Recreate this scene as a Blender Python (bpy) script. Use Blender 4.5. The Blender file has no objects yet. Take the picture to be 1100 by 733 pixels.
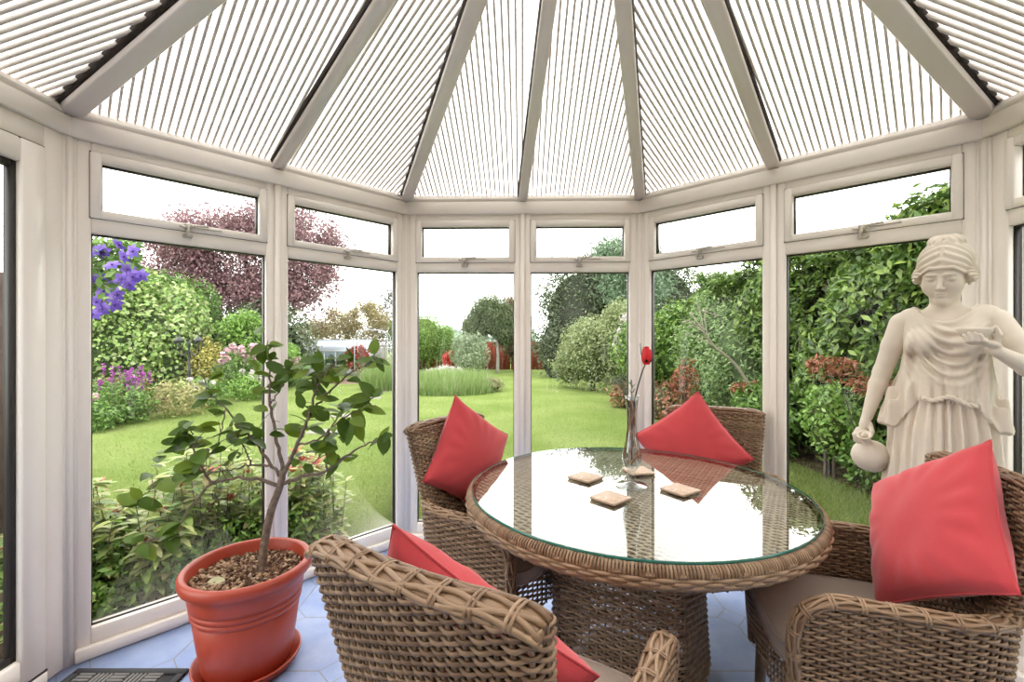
import bpy, math, random
import numpy as np
from math import sin, cos, pi, radians as R, sqrt, atan2
from mathutils import Matrix, Vector

# ------------------------------------------------------------------ camera, sky, exposure
sc = bpy.context.scene
COL = sc.collection
HC = 1.27            # eye height
F = 485.0            # focal length in pixels of the 1100 px frame
SKY = 5.0

cam_d = bpy.data.cameras.new('camera')
cam = bpy.data.objects.new('camera', cam_d)
COL.objects.link(cam)
cam.location = (0, 0, HC)
cam.rotation_euler = (R(90), 0, 0)
cam_d.sensor_fit = 'HORIZONTAL'
cam_d.sensor_width = 36
cam_d.lens = F / 1100 * 36
cam_d.clip_start = 0.02
cam_d.clip_end = 500
sc.camera = cam

world = bpy.data.worlds.new('overcast_sky')
sc.world = world
world.use_nodes = True
wn = world.node_tree
wn.nodes['Background'].inputs['Color'].default_value = (1.0, 0.985, 0.965, 1)
wn.nodes['Background'].inputs['Strength'].default_value = SKY

sc.view_settings.view_transform = 'Standard'
sc.view_settings.look = 'None'
sc.view_settings.gamma = 1
sc.view_settings.exposure = 0.0
sc.view_settings.use_curve_mapping = False
sc.cycles.max_bounces = 10
sc.cycles.diffuse_bounces = 5
sc.cycles.glossy_bounces = 4
sc.cycles.transmission_bounces = 6
sc.cycles.transparent_max_bounces = 24
sc.cycles.caustics_reflective = False
sc.cycles.caustics_refractive = False

# ------------------------------------------------------------------ helpers
rng = np.random.default_rng(7)
random.seed(7)

def lin(c):
    c = c / 255.0
    return c / 12.92 if c <= 0.04045 else ((c + 0.055) / 1.055) ** 2.4

def C(r, g, b, k=1.0):
    return (min(1, lin(r) * k), min(1, lin(g) * k), min(1, lin(b) * k), 1)

def W(px, py, Y):
    """point seen at photo pixel px,py at depth Y"""
    return np.array([(px - 550) / F * Y, Y, HC - (py - 366.5) / F * Y])

class MB:
    def __init__(s):
        s.V = []; s.Fq = []; s.n = 0
    def add(s, V, faces):
        V = np.asarray(V, dtype=np.float64).reshape(-1, 3)
        if isinstance(faces, np.ndarray):
            s.Fq.append(faces + s.n)
        else:
            by = {}
            for f in faces:
                by.setdefault(len(f), []).append(f)
            for k, fl in by.items():
                s.Fq.append(np.asarray(fl, dtype=np.int64) + s.n)
        s.V.append(V); s.n += len(V)
        return s
    def build(s, name, mat=None, parent=None, smooth=False, mats=None):
        me = bpy.data.meshes.new(name)
        V = np.concatenate(s.V) if s.V else np.zeros((0, 3))
        loops = np.concatenate([f.ravel() for f in s.Fq])
        tot = np.concatenate([np.full(len(f), f.shape[1], dtype=np.int64) for f in s.Fq])
        st = np.concatenate([[0], np.cumsum(tot)[:-1]])
        me.vertices.add(len(V)); me.vertices.foreach_set('co', V.ravel())
        me.loops.add(len(loops)); me.loops.foreach_set('vertex_index', loops)
        me.polygons.add(len(tot))
        me.polygons.foreach_set('loop_start', st)
        me.polygons.foreach_set('loop_total', tot)
        if smooth:
            me.polygons.foreach_set('use_smooth', np.ones(len(tot), dtype=bool))
        me.update(calc_edges=True)
        me.validate()
        o = bpy.data.objects.new(name, me)
        COL.objects.link(o)
        if mat: me.materials.append(mat)
        if parent: o.parent = parent
        return o

def xform(V, M):
    V = np.asarray(V, float).reshape(-1, 3)
    M = np.array(M)
    return V @ M[:3, :3].T + M[:3, 3]

def box(mb, x0, x1, y0, y1, z0, z1, bev=0.0, M=None):
    c = np.array([(x0 + x1) / 2, (y0 + y1) / 2, (z0 + z1) / 2])
    h = np.array([abs(x1 - x0) / 2, abs(y1 - y0) / 2, abs(z1 - z0) / 2])
    b = min(bev, h.min() * 0.9)
    if b <= 0:
        V = np.array([[sx, sy, sz] for sx in (-1, 1) for sy in (-1, 1) for sz in (-1, 1)]) * h + c
        Fs = [(0, 1, 3, 2), (4, 6, 7, 5), (0, 4, 5, 1), (2, 3, 7, 6), (0, 2, 6, 4), (1, 5, 7, 3)]
    else:
        V = []; idx = {}
        for sx in (-1, 1):
            for sy in (-1, 1):
                for sz in (-1, 1):
                    s = np.array([sx, sy, sz])
                    for a in range(3):
                        p = h - b; p[a] = h[a]
                        idx[(sx, sy, sz, a)] = len(V); V.append(s * p + c)
        Fs = []
        for a in range(3):
            b1, b2 = (a + 1) % 3, (a + 2) % 3
            for s in (-1, 1):
                q = []
                for (p1, p2) in ((-1, -1), (1, -1), (1, 1), (-1, 1)):
                    k = [0, 0, 0]; k[a] = s; k[b1] = p1; k[b2] = p2
                    q.append(idx[(*k, a)])
                Fs.append(tuple(q if s > 0 else q[::-1]))
            for p1 in (-1, 1):
                for p2 in (-1, 1):
                    k0 = [0, 0, 0]; k0[a] = -1; k0[b1] = p1; k0[b2] = p2
                    k1 = list(k0); k1[a] = 1
                    q = [idx[(*k0, b1)], idx[(*k1, b1)], idx[(*k1, b2)], idx[(*k0, b2)]]
                    Fs.append(tuple(q if p1 * p2 < 0 else q[::-1]))
        for sx in (-1, 1):
            for sy in (-1, 1):
                for sz in (-1, 1):
                    t = [idx[(sx, sy, sz, a)] for a in range(3)]
                    Fs.append(tuple(t if sx * sy * sz > 0 else t[::-1]))
    V = np.array(V)
    if M is not None: V = xform(V, M)
    mb.add(V, Fs)

def frames(P):
    P = np.asarray(P, float)
    T = np.gradient(P, axis=0)
    T /= np.linalg.norm(T, axis=1)[:, None] + 1e-12
    a = np.array([0, 0, 1.0]) if abs(T[0][2]) < 0.9 else np.array([1.0, 0, 0])
    n = np.cross(T[0], a); n /= np.linalg.norm(n)
    Ns = [n]
    for i in range(1, len(P)):
        n = n - T[i] * np.dot(n, T[i]); n = n / (np.linalg.norm(n) + 1e-12); Ns.append(n)
    Ns = np.array(Ns)
    return T, Ns, np.cross(T, Ns)

def ringtube(mb, P, N, B, rn, rb, sides=6, closed=False, caps=True):
    """tube along P with cross-section in the N,B plane"""
    P = np.asarray(P); n = len(P)
    rn = np.broadcast_to(np.asarray(rn, float), (n,)); rb = np.broadcast_to(np.asarray(rb, float), (n,))
    a = np.arange(sides) * 2 * pi / sides
    V = P[:, None, :] + (rn[:, None] * np.cos(a))[:, :, None] * N[:, None, :] + (rb[:, None] * np.sin(a))[:, :, None] * B[:, None, :]
    m = n if closed else n - 1
    i = np.arange(m)[:, None]; j = np.arange(sides)[None, :]
    i2 = (i + 1) % n; j2 = (j + 1) % sides
    Q = np.stack([i * sides + j, i * sides + j2, i2 * sides + j2, i2 * sides + j], axis=-1).reshape(-1, 4)
    V = V.reshape(-1, 3)
    base = mb.n
    mb.add(V, Q)
    if caps and not closed:
        mb.Fq.append(np.array([list(range(sides))[::-1]]) + base)
        mb.Fq.append(np.array([list(range((n - 1) * sides, n * sides))]) + base)

def tube(mb, P, r, sides=6, caps=True):
    P = np.asarray(P, float)
    T, N, B = frames(P)
    ringtube(mb, P, N, B, r, r, sides, False, caps)

def smoothpath(pts, n=24):
    """Catmull-Rom through the points"""
    P = np.asarray(pts, float)
    Q = np.concatenate([[2 * P[0] - P[1]], P, [2 * P[-1] - P[-2]]])
    out = []
    m = len(P) - 1
    per = max(2, n // m)
    for i in range(m):
        p0, p1, p2, p3 = Q[i:i + 4]
        for k in range(per):
            t = k / per
            out.append(0.5 * ((2 * p1) + (-p0 + p2) * t + (2 * p0 - 5 * p1 + 4 * p2 - p3) * t * t + (-p0 + 3 * p1 - 3 * p2 + p3) * t ** 3))
    out.append(P[-1])
    return np.array(out)

def lathe(mb, prof, seg=32, M=None, capb=True, capt=False):
    prof = np.asarray(prof, float); n = len(prof)
    a = np.arange(seg) * 2 * pi / seg
    V = np.stack([prof[:, 0, None] * np.cos(a), prof[:, 0, None] * np.sin(a), np.repeat(prof[:, 1, None], seg, 1)], -1).reshape(-1, 3)
    i = np.arange(n - 1)[:, None]; j = np.arange(seg)[None, :]; j2 = (j + 1) % seg
    Q = np.stack([i * seg + j, i * seg + j2, (i + 1) * seg + j2, (i + 1) * seg + j], -1).reshape(-1, 4)
    if M is not None: V = xform(V, M)
    base = mb.n
    mb.add(V, Q)
    if capb: mb.Fq.append(np.array([list(range(seg))[::-1]]) + base)
    if capt: mb.Fq.append(np.array([list(range((n - 1) * seg, n * seg))]) + base)

def prism(mb, poly, z0, z1, M=None):
    """extrude a ccw xy polygon"""
    n = len(poly); p = np.asarray(poly, float)
    V = np.concatenate([np.c_[p, np.full(n, z0)], np.c_[p, np.full(n, z1)]])
    if M is not None: V = xform(V, M)
    Fs = [tuple(range(n))[::-1], tuple(range(n, 2 * n))] + [(i, (i + 1) % n, n + (i + 1) % n, n + i) for i in range(n)]
    mb.add(V, Fs)

def surfnets(f, lo, hi, h):
    lo = np.array(lo, float); n = np.ceil((np.array(hi) - lo) / h).astype(int) + 1
    gx, gy, gz = [lo[k] + np.arange(n[k]) * h for k in range(3)]
    X, Y, Z = np.meshgrid(gx, gy, gz, indexing='ij')
    D = f(X, Y, Z).astype(np.float32)
    S = D < 0
    cn = n - 1
    acc = np.zeros((*cn, 3), np.float32); cnt = np.zeros(cn, np.float32)
    def sl(o): return tuple(slice(o[k], o[k] + cn[k]) for k in range(3))
    corners = [(i, j, k) for i in (0, 1) for j in (0, 1) for k in (0, 1)]
    for a in corners:
        for ax in range(3):
            if a[ax] == 1: continue
            b = list(a); b[ax] = 1
            Da = D[sl(a)]; Db = D[sl(b)]
            m = (Da < 0) != (Db < 0)
            t = np.where(m, Da / np.where(m, Da - Db, 1), 0)
            for c in range(3):
                acc[..., c] += np.where(m, a[c] + (t if c == ax else 0), 0)
            cnt += m
    act = cnt > 0
    idx = -np.ones(cn, np.int64); idx[act] = np.arange(act.sum())
    ii = np.argwhere(act)
    V = lo + (ii + acc[act] / cnt[act][:, None]) * h
    quads = []
    for ax in range(3):
        u, v = (ax + 1) % 3, (ax + 2) % 3
        s0 = [slice(None)] * 3; s1 = [slice(None)] * 3
        s0[ax] = slice(0, -1); s1[ax] = slice(1, None)
        m = S[tuple(s0)] != S[tuple(s1)]
        m_in = S[tuple(s0)]
        e = np.argwhere(m)
        ok = (e[:, u] > 0) & (e[:, v] > 0) & (e[:, u] < cn[u]) & (e[:, v] < cn[v])
        e = e[ok]
        fl = m_in[tuple(e.T)]
        du = np.zeros(3, int); du[u] = 1; dv = np.zeros(3, int); dv[v] = 1
        q = np.stack([idx[tuple((e - du - dv).T)], idx[tuple((e - dv).T)], idx[tuple(e.T)], idx[tuple((e - du).T)]], -1)
        q[~fl] = q[~fl][:, ::-1]
        quads.append(q)
    return V, np.concatenate(quads)

# ------------------------------------------------------------------ object properties
def tag(o, label, cat, group=None, kind=None):
    if label: o['label'] = label
    if cat: o['category'] = cat
    if group: o['group'] = group
    if kind: o['kind'] = kind
    return o

def empty(name, loc=(0, 0, 0), rz=0.0):
    o = bpy.data.objects.new(name, None)
    COL.objects.link(o)
    o.location = loc; o.rotation_euler = (0, 0, rz)
    o.empty_display_size = 0.1
    return o

def structure(o):
    o['kind'] = 'structure'
    return o

def copy_tree(o, parent=None):
    c = o.copy(); COL.objects.link(c)
    if parent is not None: c.parent = parent
    for ch in [x for x in bpy.data.objects if x.parent == o]:
        copy_tree(ch, c)
    return c

# ------------------------------------------------------------------ materials
def mat(name):
    m = bpy.data.materials.new(name); m.use_nodes = True
    nt = m.node_tree
    return m, nt, nt.nodes['Principled BSDF']

def simple(name, col, rough=0.5, noise=0.0, nscale=20, bump=0.0, bscale=80, spec=0.5, metal=0.0):
    m, nt, p = mat(name)
    p.inputs['Base Color'].default_value = col
    p.inputs['Roughness'].default_value = rough
    p.inputs['Specular IOR Level'].default_value = spec
    p.inputs['Metallic'].default_value = metal
    tc = nt.nodes.new('ShaderNodeTexCoord')
    if noise > 0:
        n = nt.nodes.new('ShaderNodeTexNoise'); n.inputs['Scale'].default_value = nscale; n.inputs['Detail'].default_value = 6
        nt.links.new(tc.outputs['Object'], n.inputs['Vector'])
        r = nt.nodes.new('ShaderNodeValToRGB')
        r.color_ramp.elements[0].position = 0.3; r.color_ramp.elements[1].position = 0.7
        r.color_ramp.elements[0].color = tuple(c * (1 - noise) for c in col[:3]) + (1,)
        r.color_ramp.elements[1].color = tuple(min(1, c * (1 + noise)) for c in col[:3]) + (1,)
        nt.links.new(n.outputs['Fac'], r.inputs['Fac']); nt.links.new(r.outputs['Color'], p.inputs['Base Color'])
    if bump > 0:
        n = nt.nodes.new('ShaderNodeTexNoise'); n.inputs['Scale'].default_value = bscale; n.inputs['Detail'].default_value = 4
        nt.links.new(tc.outputs['Object'], n.inputs['Vector'])
        b = nt.nodes.new('ShaderNodeBump'); b.inputs['Strength'].default_value = bump; b.inputs['Distance'].default_value = 0.01
        nt.links.new(n.outputs['Fac'], b.inputs['Height']); nt.links.new(b.outputs['Normal'], p.inputs['Normal'])
    return m

def island(name, cols, rough=0.5, transl=0.0, spec=0.4):
    """one colour per loose piece (leaf, strand), picked along a ramp of colours"""
    m, nt, p = mat(name)
    g = nt.nodes.new('ShaderNodeNewGeometry')
    r = nt.nodes.new('ShaderNodeValToRGB')
    e = r.color_ramp.elements
    while len(e) < len(cols): e.new(0.5)
    for i, c in enumerate(cols):
        e[i].position = i / max(1, len(cols) - 1); e[i].color = c
    nt.links.new(g.outputs['Random Per Island'], r.inputs['Fac'])
    nt.links.new(r.outputs['Color'], p.inputs['Base Color'])
    p.inputs['Roughness'].default_value = rough
    p.inputs['Specular IOR Level'].default_value = spec
    if transl > 0:
        t = nt.nodes.new('ShaderNodeBsdfTranslucent')
        nt.links.new(r.outputs['Color'], t.inputs['Color'])
        mx = nt.nodes.new('ShaderNodeMixShader'); mx.inputs['Fac'].default_value = transl
        nt.links.new(p.outputs['BSDF'], mx.inputs[1]); nt.links.new(t.outputs['BSDF'], mx.inputs[2])
        nt.links.new(mx.outputs['Shader'], nt.nodes['Material Output'].inputs['Surface'])
    return m

def pane_mat(name, tint, ior=1.45, gain=1.0, rough=0.0):
    m, nt, p = mat(name)
    nt.nodes.remove(p)
    tr = nt.nodes.new('ShaderNodeBsdfTransparent'); tr.inputs['Color'].default_value = tint
    gl = nt.nodes.new('ShaderNodeBsdfGlossy'); gl.inputs['Roughness'].default_value = rough
    fr = nt.nodes.new('ShaderNodeFresnel'); fr.inputs['IOR'].default_value = ior
    mu = nt.nodes.new('ShaderNodeMath'); mu.operation = 'MULTIPLY'; mu.inputs[1].default_value = gain; mu.use_clamp = True
    mx = nt.nodes.new('ShaderNodeMixShader')
    gm = nt.nodes.new('ShaderNodeNewGeometry')
    bf = nt.nodes.new('ShaderNodeMath'); bf.operation = 'SUBTRACT'; bf.inputs[0].default_value = 1.0
    m2 = nt.nodes.new('ShaderNodeMath'); m2.operation = 'MULTIPLY'
    nt.links.new(gm.outputs['Backfacing'], bf.inputs[1])          # the far face of a pane does not mirror twice
    nt.links.new(fr.outputs['Fac'], mu.inputs[0]); nt.links.new(mu.outputs[0], m2.inputs[0]); nt.links.new(bf.outputs[0], m2.inputs[1])
    nt.links.new(m2.outputs[0], mx.inputs['Fac'])
    nt.links.new(tr.outputs['BSDF'], mx.inputs[1]); nt.links.new(gl.outputs['BSDF'], mx.inputs[2])
    nt.links.new(mx.outputs['Shader'], nt.nodes['Material Output'].inputs['Surface'])
    return m

PVC = simple('cream_upvc', (0.86, 0.795, 0.735, 1), 0.32)
GASKET_SHADE = simple('black_gasket_and_gap_shade', (0.03, 0.025, 0.022, 1), 0.5)  # glazing seals, also the painted shadow lines at sash and door gaps
GLASS = pane_mat('window_glass', (0.985, 0.995, 0.99, 1), 1.4, 0.5)
PLASTER = simple('cream_plaster', (0.86, 0.82, 0.76, 1), 0.8, bump=0.1, bscale=60)
SEAL = simple('dark_brush_seal', (0.045, 0.03, 0.022, 1), 0.9, bump=0.8, bscale=300)

# translucent sheet and its web fins
m, nt, p = mat('opal_polycarbonate'); nt.nodes.remove(p)
t1 = nt.nodes.new('ShaderNodeBsdfTranslucent'); t1.inputs['Color'].default_value = (0.86, 0.855, 0.84, 1)
g1 = nt.nodes.new('ShaderNodeBsdfDiffuse'); g1.inputs['Color'].default_value = (0.8, 0.78, 0.75, 1)
mx = nt.nodes.new('ShaderNodeMixShader'); mx.inputs['Fac'].default_value = 0.12
nt.links.new(t1.outputs[0], mx.inputs[1]); nt.links.new(g1.outputs[0], mx.inputs[2])
nt.links.new(mx.outputs[0], nt.nodes['Material Output'].inputs['Surface'])
OPAL = m
FIN = simple('polycarbonate_web', (0.74, 0.68, 0.61, 1), 0.6)

# ------------------------------------------------------------------ the conservatory
C0 = np.array([-1.738, 1.768]); C1 = np.array([-0.670, 2.863]); C2 = np.array([0.803, 2.832]); C3 = np.array([1.875, 1.788])
BL = np.array([-1.738, -1.5]); BR = np.array([1.875, -1.5])
APEX = np.array([0.189, 1.04, 2.85])
ZT = 2.07          # top of the window frames
ZR = 2.185         # where the roof sheets meet the eaves
tn = [0]
def trim_name():
    tn[0] += 1
    return 'trim_%d' % tn[0]

# floor : blue octagon tiles with small square dots
m, nt, p = mat('blue_octagon_tiles')
geo = nt.nodes.new('ShaderNodeNewGeometry')
sep = nt.nodes.new('ShaderNodeSeparateXYZ'); nt.links.new(geo.outputs['Position'], sep.inputs[0])
def mth(op, a, b=None, clamp=False):
    n = nt.nodes.new('ShaderNodeMath'); n.operation = op; n.use_clamp = clamp
    for i, v in enumerate((a, b)):
        if v is None: continue
        if isinstance(v, (int, float)): n.inputs[i].default_value = v
        else: nt.links.new(v, n.inputs[i])
    return n.outputs[0]
PER = 0.337
def dist_grid(s, off):
    u = mth('DIVIDE', mth('SUBTRACT', s, off), PER)
    f = mth('SUBTRACT', u, mth('ROUND', u))
    return mth('MULTIPLY', mth('ABSOLUTE', f), PER)
gx = dist_grid(sep.outputs['X'], -0.677); gy = dist_grid(sep.outputs['Y'], 1.737)
dia = mth('ADD', gx, gy)
line = mth('MINIMUM', gx, gy)                     # distance to the grid lines
dd = mth('ABSOLUTE', mth('SUBTRACT', dia, 0.066))  # distance to dot outlines
inside = mth('LESS_THAN', dia, 0.066)
line2 = mth('ADD', line, mth('MULTIPLY', inside, 1.0))
g = mth('MINIMUM', line2, dd)
gr = mth('LESS_THAN', g, 0.0026)
ix = mth('ROUND', mth('DIVIDE', mth('ADD', sep.outputs['X'], 0.5), PER)); iy = mth('ROUND', mth('DIVIDE', sep.outputs['Y'], PER))
wnz = nt.nodes.new('ShaderNodeTexNoise'); wnz.inputs['Scale'].default_value = 7; wnz.inputs['Detail'].default_value = 8; wnz.inputs['Roughness'].default_value = 0.65
nt.links.new(geo.outputs['Position'], wnz.inputs['Vector'])
rp = nt.nodes.new('ShaderNodeValToRGB')
rp.color_ramp.elements[0].position = 0.3; rp.color_ramp.elements[1].position = 0.72
rp.color_ramp.elements[0].color = (0.25, 0.335, 0.60, 1); rp.color_ramp.elements[1].color = (0.45, 0.53, 0.74, 1)
nt.links.new(wnz.outputs['Fac'], rp.inputs['Fac'])
mxc = nt.nodes.new('ShaderNodeMix'); mxc.data_type = 'RGBA'
nt.links.new(gr, mxc.inputs['Factor']); nt.links.new(rp.outputs['Color'], mxc.inputs['A']); mxc.inputs['B'].default_value = (0.27, 0.25, 0.24, 1)
nt.links.new(mxc.outputs['Result'], p.inputs['Base Color'])
p.inputs['Roughness'].default_value = 0.28
bp = nt.nodes.new('ShaderNodeBump'); bp.inputs['Strength'].default_value = 0.4; bp.inputs['Distance'].default_value = 0.004
nt.links.new(mth('SUBTRACT', mth('MULTIPLY', wnz.outputs['Fac'], 0.3), gr), bp.inputs['Height']); nt.links.new(bp.outputs['Normal'], p.inputs['Normal'])
TILES = m

mb = MB()
prism(mb, [BL, BR, C3, C2, C1, C0], -0.1, 0.0)
structure(mb.build('floor', TILES))

mb = MB(); box(mb, BL[0] - 0.1, BR[0] + 0.1, -1.6, -1.5, -0.1, 2.95)
structure(mb.build('wall_back', PLASTER))
mb = MB(); box(mb, BL[0] - 0.1, BL[0], -1.5, 0.25, -0.1, ZT)
structure(mb.build('wall_left', PLASTER))
mb = MB(); box(mb, BR[0], BR[0] + 0.1, -1.5, 0.30, -0.1, ZT)
structure(mb.build('wall_right', PLASTER))

def facet_matrix(P, Q, z=0.0):
    d = (Q - P) / np.linalg.norm(Q - P)
    M = np.eye(4); M[:3, 0] = (d[0], d[1], 0); M[:3, 1] = (-d[1], d[0], 0); M[:3, 3] = (P[0], P[1], z)
    return Matrix(M.tolist())

HANDLE = simple('window_fastener', (0.55, 0.50, 0.44, 1), 0.28, metal=0.5)
wcount = [0]
def window(P, Q, x0, x1, e0, e1):
    """x0..x1 along the facet; e0,e1 = widths of the side stiles"""
    wcount[0] += 1
    M = facet_matrix(P, Q)
    f = MB()
    b = 0.004
    yo = 0.065
    g0, g1 = x0 + e0, x1 - e1
    box(f, x0, g0, 0.0, yo, 0.02, ZT, b); box(f, g1, x1, 0.0, yo, 0.02, ZT, b)
    box(f, g0, g1, 0.0, yo, 2.029, ZT, b)
    box(f, g0, g1, 0.0, yo, 1.705, 1.772, b)
    box(f, g0, g1, 0.0, yo, 0.05, 0.115, b)
    box(f, x0, x1, -0.022, yo + 0.02, 0.0, 0.05, b)            # sill
    # sloped inner beads
    box(f, g0, g1, 0.028, 0.04, 0.115, 0.123, 0.002)
    root = f.build('window_%d' % wcount[0], PVC); root.matrix_world = M
    structure(root)
    s = MB()
    a0, a1 = g0 - 0.004, g1 + 0.004
    box(s, a0, a0 + 0.036, -0.012, 0.05, 1.766, 2.033, 0.005); box(s, a1 - 0.036, a1, -0.012, 0.05, 1.766, 2.033, 0.005)
    box(s, a0 + 0.03, a1 - 0.03, -0.0115, 0.05, 1.994, 2.033, 0.005); box(s, a0 + 0.03, a1 - 0.03, -0.0115, 0.05, 1.766, 1.800, 0.005)
    s.build('sash', PVC, root)
    k = MB()
    t = 0.0045
    for (u0, u1, z0, z1) in ((g0, g1, 0.115, 1.705), (a0 + 0.036, a1 - 0.036, 1.800, 1.994)):
        box(k, u0, u0 + t, 0.022, 0.05, z0, z1); box(k, u1 - t, u1, 0.022, 0.05, z0, z1)
        box(k, u0, u1, 0.0222, 0.0498, z1 - t, z1); box(k, u0, u1, 0.0222, 0.0498, z0, z0 + t)
    for (u0, u1, z0, z1) in ((a0 - 0.002, a0 + 0.001, 1.764, 2.035), (a1 - 0.001, a1 + 0.002, 1.764, 2.035), (a0, a1, 1.764, 1.7665), (a0, a1, 2.0325, 2.035)):  # dark strips round the sash, a painted shadow line at its gap
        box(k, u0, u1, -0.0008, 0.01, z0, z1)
    k.build('gasket_and_gap_shade', GASKET_SHADE, root)
    gl = MB(); box(gl, g0, g1, 0.036, 0.040, 0.115, 1.705); gl.build('glass_pane', GLASS, root)
    gl = MB(); box(gl, a0 + 0.03, a1 - 0.03, 0.036, 0.040, 1.798, 1.997); gl.build('glass_pane', GLASS, root)
    h = MB(); xc = (g0 + g1) / 2 - 0.005
    box(h, xc - 0.017, xc + 0.017, -0.024, -0.011, 1.772, 1.799, 0.004)
    box(h, xc - 0.019, xc + 0.019, -0.022, 0.001, 1.736, 1.752, 0.004)
    tube(h, [(xc, -0.012, 1.781), (xc, -0.046, 1.781)], 0.011, 12)
    tube(h, smoothpath([(xc - 0.034, -0.034, 1.780), (xc, -0.040, 1.777), (xc + 0.018, -0.04, 1.788), (xc + 0.075, -0.034, 1.792)], 9), 0.0055, 8)
    tube(h, [(xc, -0.040, 1.780), (xc - 0.006, -0.036, 1.745)], 0.0075, 8)
    box(h, xc + 0.02, xc + 0.135, -0.018, -0.010, 1.783, 1.789, 0.002)
    h.build('handle', HANDLE, root)

def post(c, ang, z0=0.0, z1=ZT):
    """fluted corner post, its bisector turned to ang"""
    poly = []
    w = 0.024
    pts = [(-w, -0.002), (-w, -0.012), (-0.014, -0.016), (-0.0115, -0.010), (-0.009, -0.017), (0.009, -0.017), (0.0115, -0.010), (0.014, -0.016), (w, -0.012), (w, -0.002), (0.05, 0.075), (-0.05, 0.075)]
    M = Matrix.Translation((c[0], c[1], 0)) @ Matrix.Rotation(ang, 4, 'Z')
    mb = MB(); prism(mb, pts, z0, z1, M)
    structure(mb.build(trim_name(), PVC))

def facet_ang(P, Q): return atan2(Q[1] - P[1], Q[0] - P[0])
corners = [BL, C0, C1, C2, C3, BR]
for P, Q in ((C0, C1), (C1, C2), (C2, C3)):
    L = np.linalg.norm(Q - P)
    window(P, Q, 0.018, L / 2 - 0.013, 0.048, 0.040)
    window(P, Q, L / 2 + 0.013, L - 0.018, 0.040, 0.048)
    M = facet_matrix(P, Q)
    mb = MB()
    prism(mb, [(L / 2 - 0.0135, 0.06), (L / 2 - 0.0135, -0.010), (L / 2 - 0.009, -0.014), (L / 2 + 0.009, -0.014), (L / 2 + 0.0135, -0.010), (L / 2 + 0.0135, 0.06)], 0.0, ZT, M)
    structure(mb.build(trim_name(), PVC))
for k in (1, 2, 3, 4):
    a = (facet_ang(corners[k - 1], corners[k]) + facet_ang(corners[k], corners[k + 1])) / 2
    post(corners[k], a)
window(C3, BR, 0.018, 0.74, 0.062, 0.04)
window(C3, BR, 0.75, 1.48, 0.04, 0.05)

# glazed door on the left side
M = facet_matrix(BL, C0)
LD = np.linalg.norm(C0 - BL)
f = MB()
box(f, LD - 0.095, LD - 0.018, -0.004, 0.07, 0.0, ZT, 0.004); box(f, 1.75, 1.83, -0.004, 0.07, 0.0, ZT, 0.004)
box(f, 1.83, LD - 0.095, -0.004, 0.07, 1.99, ZT, 0.004); box(f, 1.83, LD - 0.095, -0.02, 0.08, 0.0, 0.05, 0.004)
root = f.build('door_1', PVC); root.matrix_world = M; structure(root)
s = MB()
box(s, LD - 0.188, LD - 0.099, -0.022, 0.024, 0.055, 1.985, 0.008); box(s, 1.835, 1.925, -0.022, 0.05, 0.055, 1.985, 0.008)
box(s, 1.92, LD - 0.185, -0.0215, 0.05, 1.90, 1.985, 0.008); box(s, 1.92, LD - 0.185, -0.0215, 0.05, 0.055, 0.15, 0.008)
s.build('door_sash', PVC, root)
k = MB()
box(k, LD - 0.0995, LD - 0.094, -0.005, 0.04, 0.05, 1.99); box(k, 1.83, LD - 0.095, -0.005, 0.04, 1.984, 1.9905); box(k, 1.83, LD - 0.095, -0.018, 0.04, 0.049, 0.056)  # dark strips in the door gap, drawn as its shadow line
box(k, LD - 0.206, LD - 0.187, -0.002, 0.023, 0.15, 1.90); box(k, 1.925, 1.95, -0.002, 0.04, 0.15, 1.90); box(k, 1.95, LD - 0.206, -0.002, 0.023, 1.878, 1.90); box(k, 1.95, LD - 0.206, -0.002, 0.023, 0.15, 0.172)
k.build('gasket_and_gap_shade', GASKET_SHADE, root)
g = MB(); box(g, 1.94, LD - 0.2, 0.018, 0.022, 0.16, 1.89); g.build('glass_pane', GLASS, root)
h = MB(); box(h, 1.865, 1.895, -0.034, -0.02, 0.95, 1.15, 0.004); tube(h, [(1.88, -0.03, 1.05), (1.88, -0.07, 1.05), (1.98, -0.072, 1.05)], 0.009, 8)
h.build('handle', HANDLE, root)

# eaves beams (profile in y,z swept along each facet)
def beam(P, Q, ext=0.0):
    L = np.linalg.norm(Q - P)
    M = facet_matrix(P, Q)
    prof = [(0.10, ZT), (-0.018, ZT), (-0.022, ZT + 0.004), (-0.022, ZT + 0.070), (-0.019, ZT + 0.074), (-0.008, ZT + 0.075), (-0.008, ZT + 0.080), (-0.017, ZT + 0.083), (-0.022, ZT + 0.091), (-0.019, ZT + 0.100), (-0.008, ZT + 0.106), (-0.006, ZT + 0.118), (0.10, ZT + 0.118)]
    V = []; n = len(prof)
    for x in (0, L):
        for (y, z) in prof: V.append((x, y, z))
    # mitre: shift inner points so neighbouring beams meet
    V = np.array(V, float)
    for i in range(n):
        y = V[i, 1]
        V[i, 0] = -y * mit[id(P)] if id(P) in mit else 0
        V[i + n, 0] = L + y * mit[id(Q)] if id(Q) in mit else L
    Fs = [tuple(range(n)), tuple(range(n, 2 * n))[::-1]] + [(i, i + n, (i + 1) % n + n, (i + 1) % n) for i in range(n)]
    mb = MB(); mb.add(xform(V, M), Fs)
    structure(mb.build(trim_name(), PVC))
mit = {}
for k in (1, 2, 3, 4):
    da = facet_ang(corners[k - 1], corners[k]) - facet_ang(corners[k], corners[k + 1])
    mit[id(corners[k])] = math.tan(da / 2)
for k in range(5): beam(corners[k], corners[k + 1])

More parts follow.
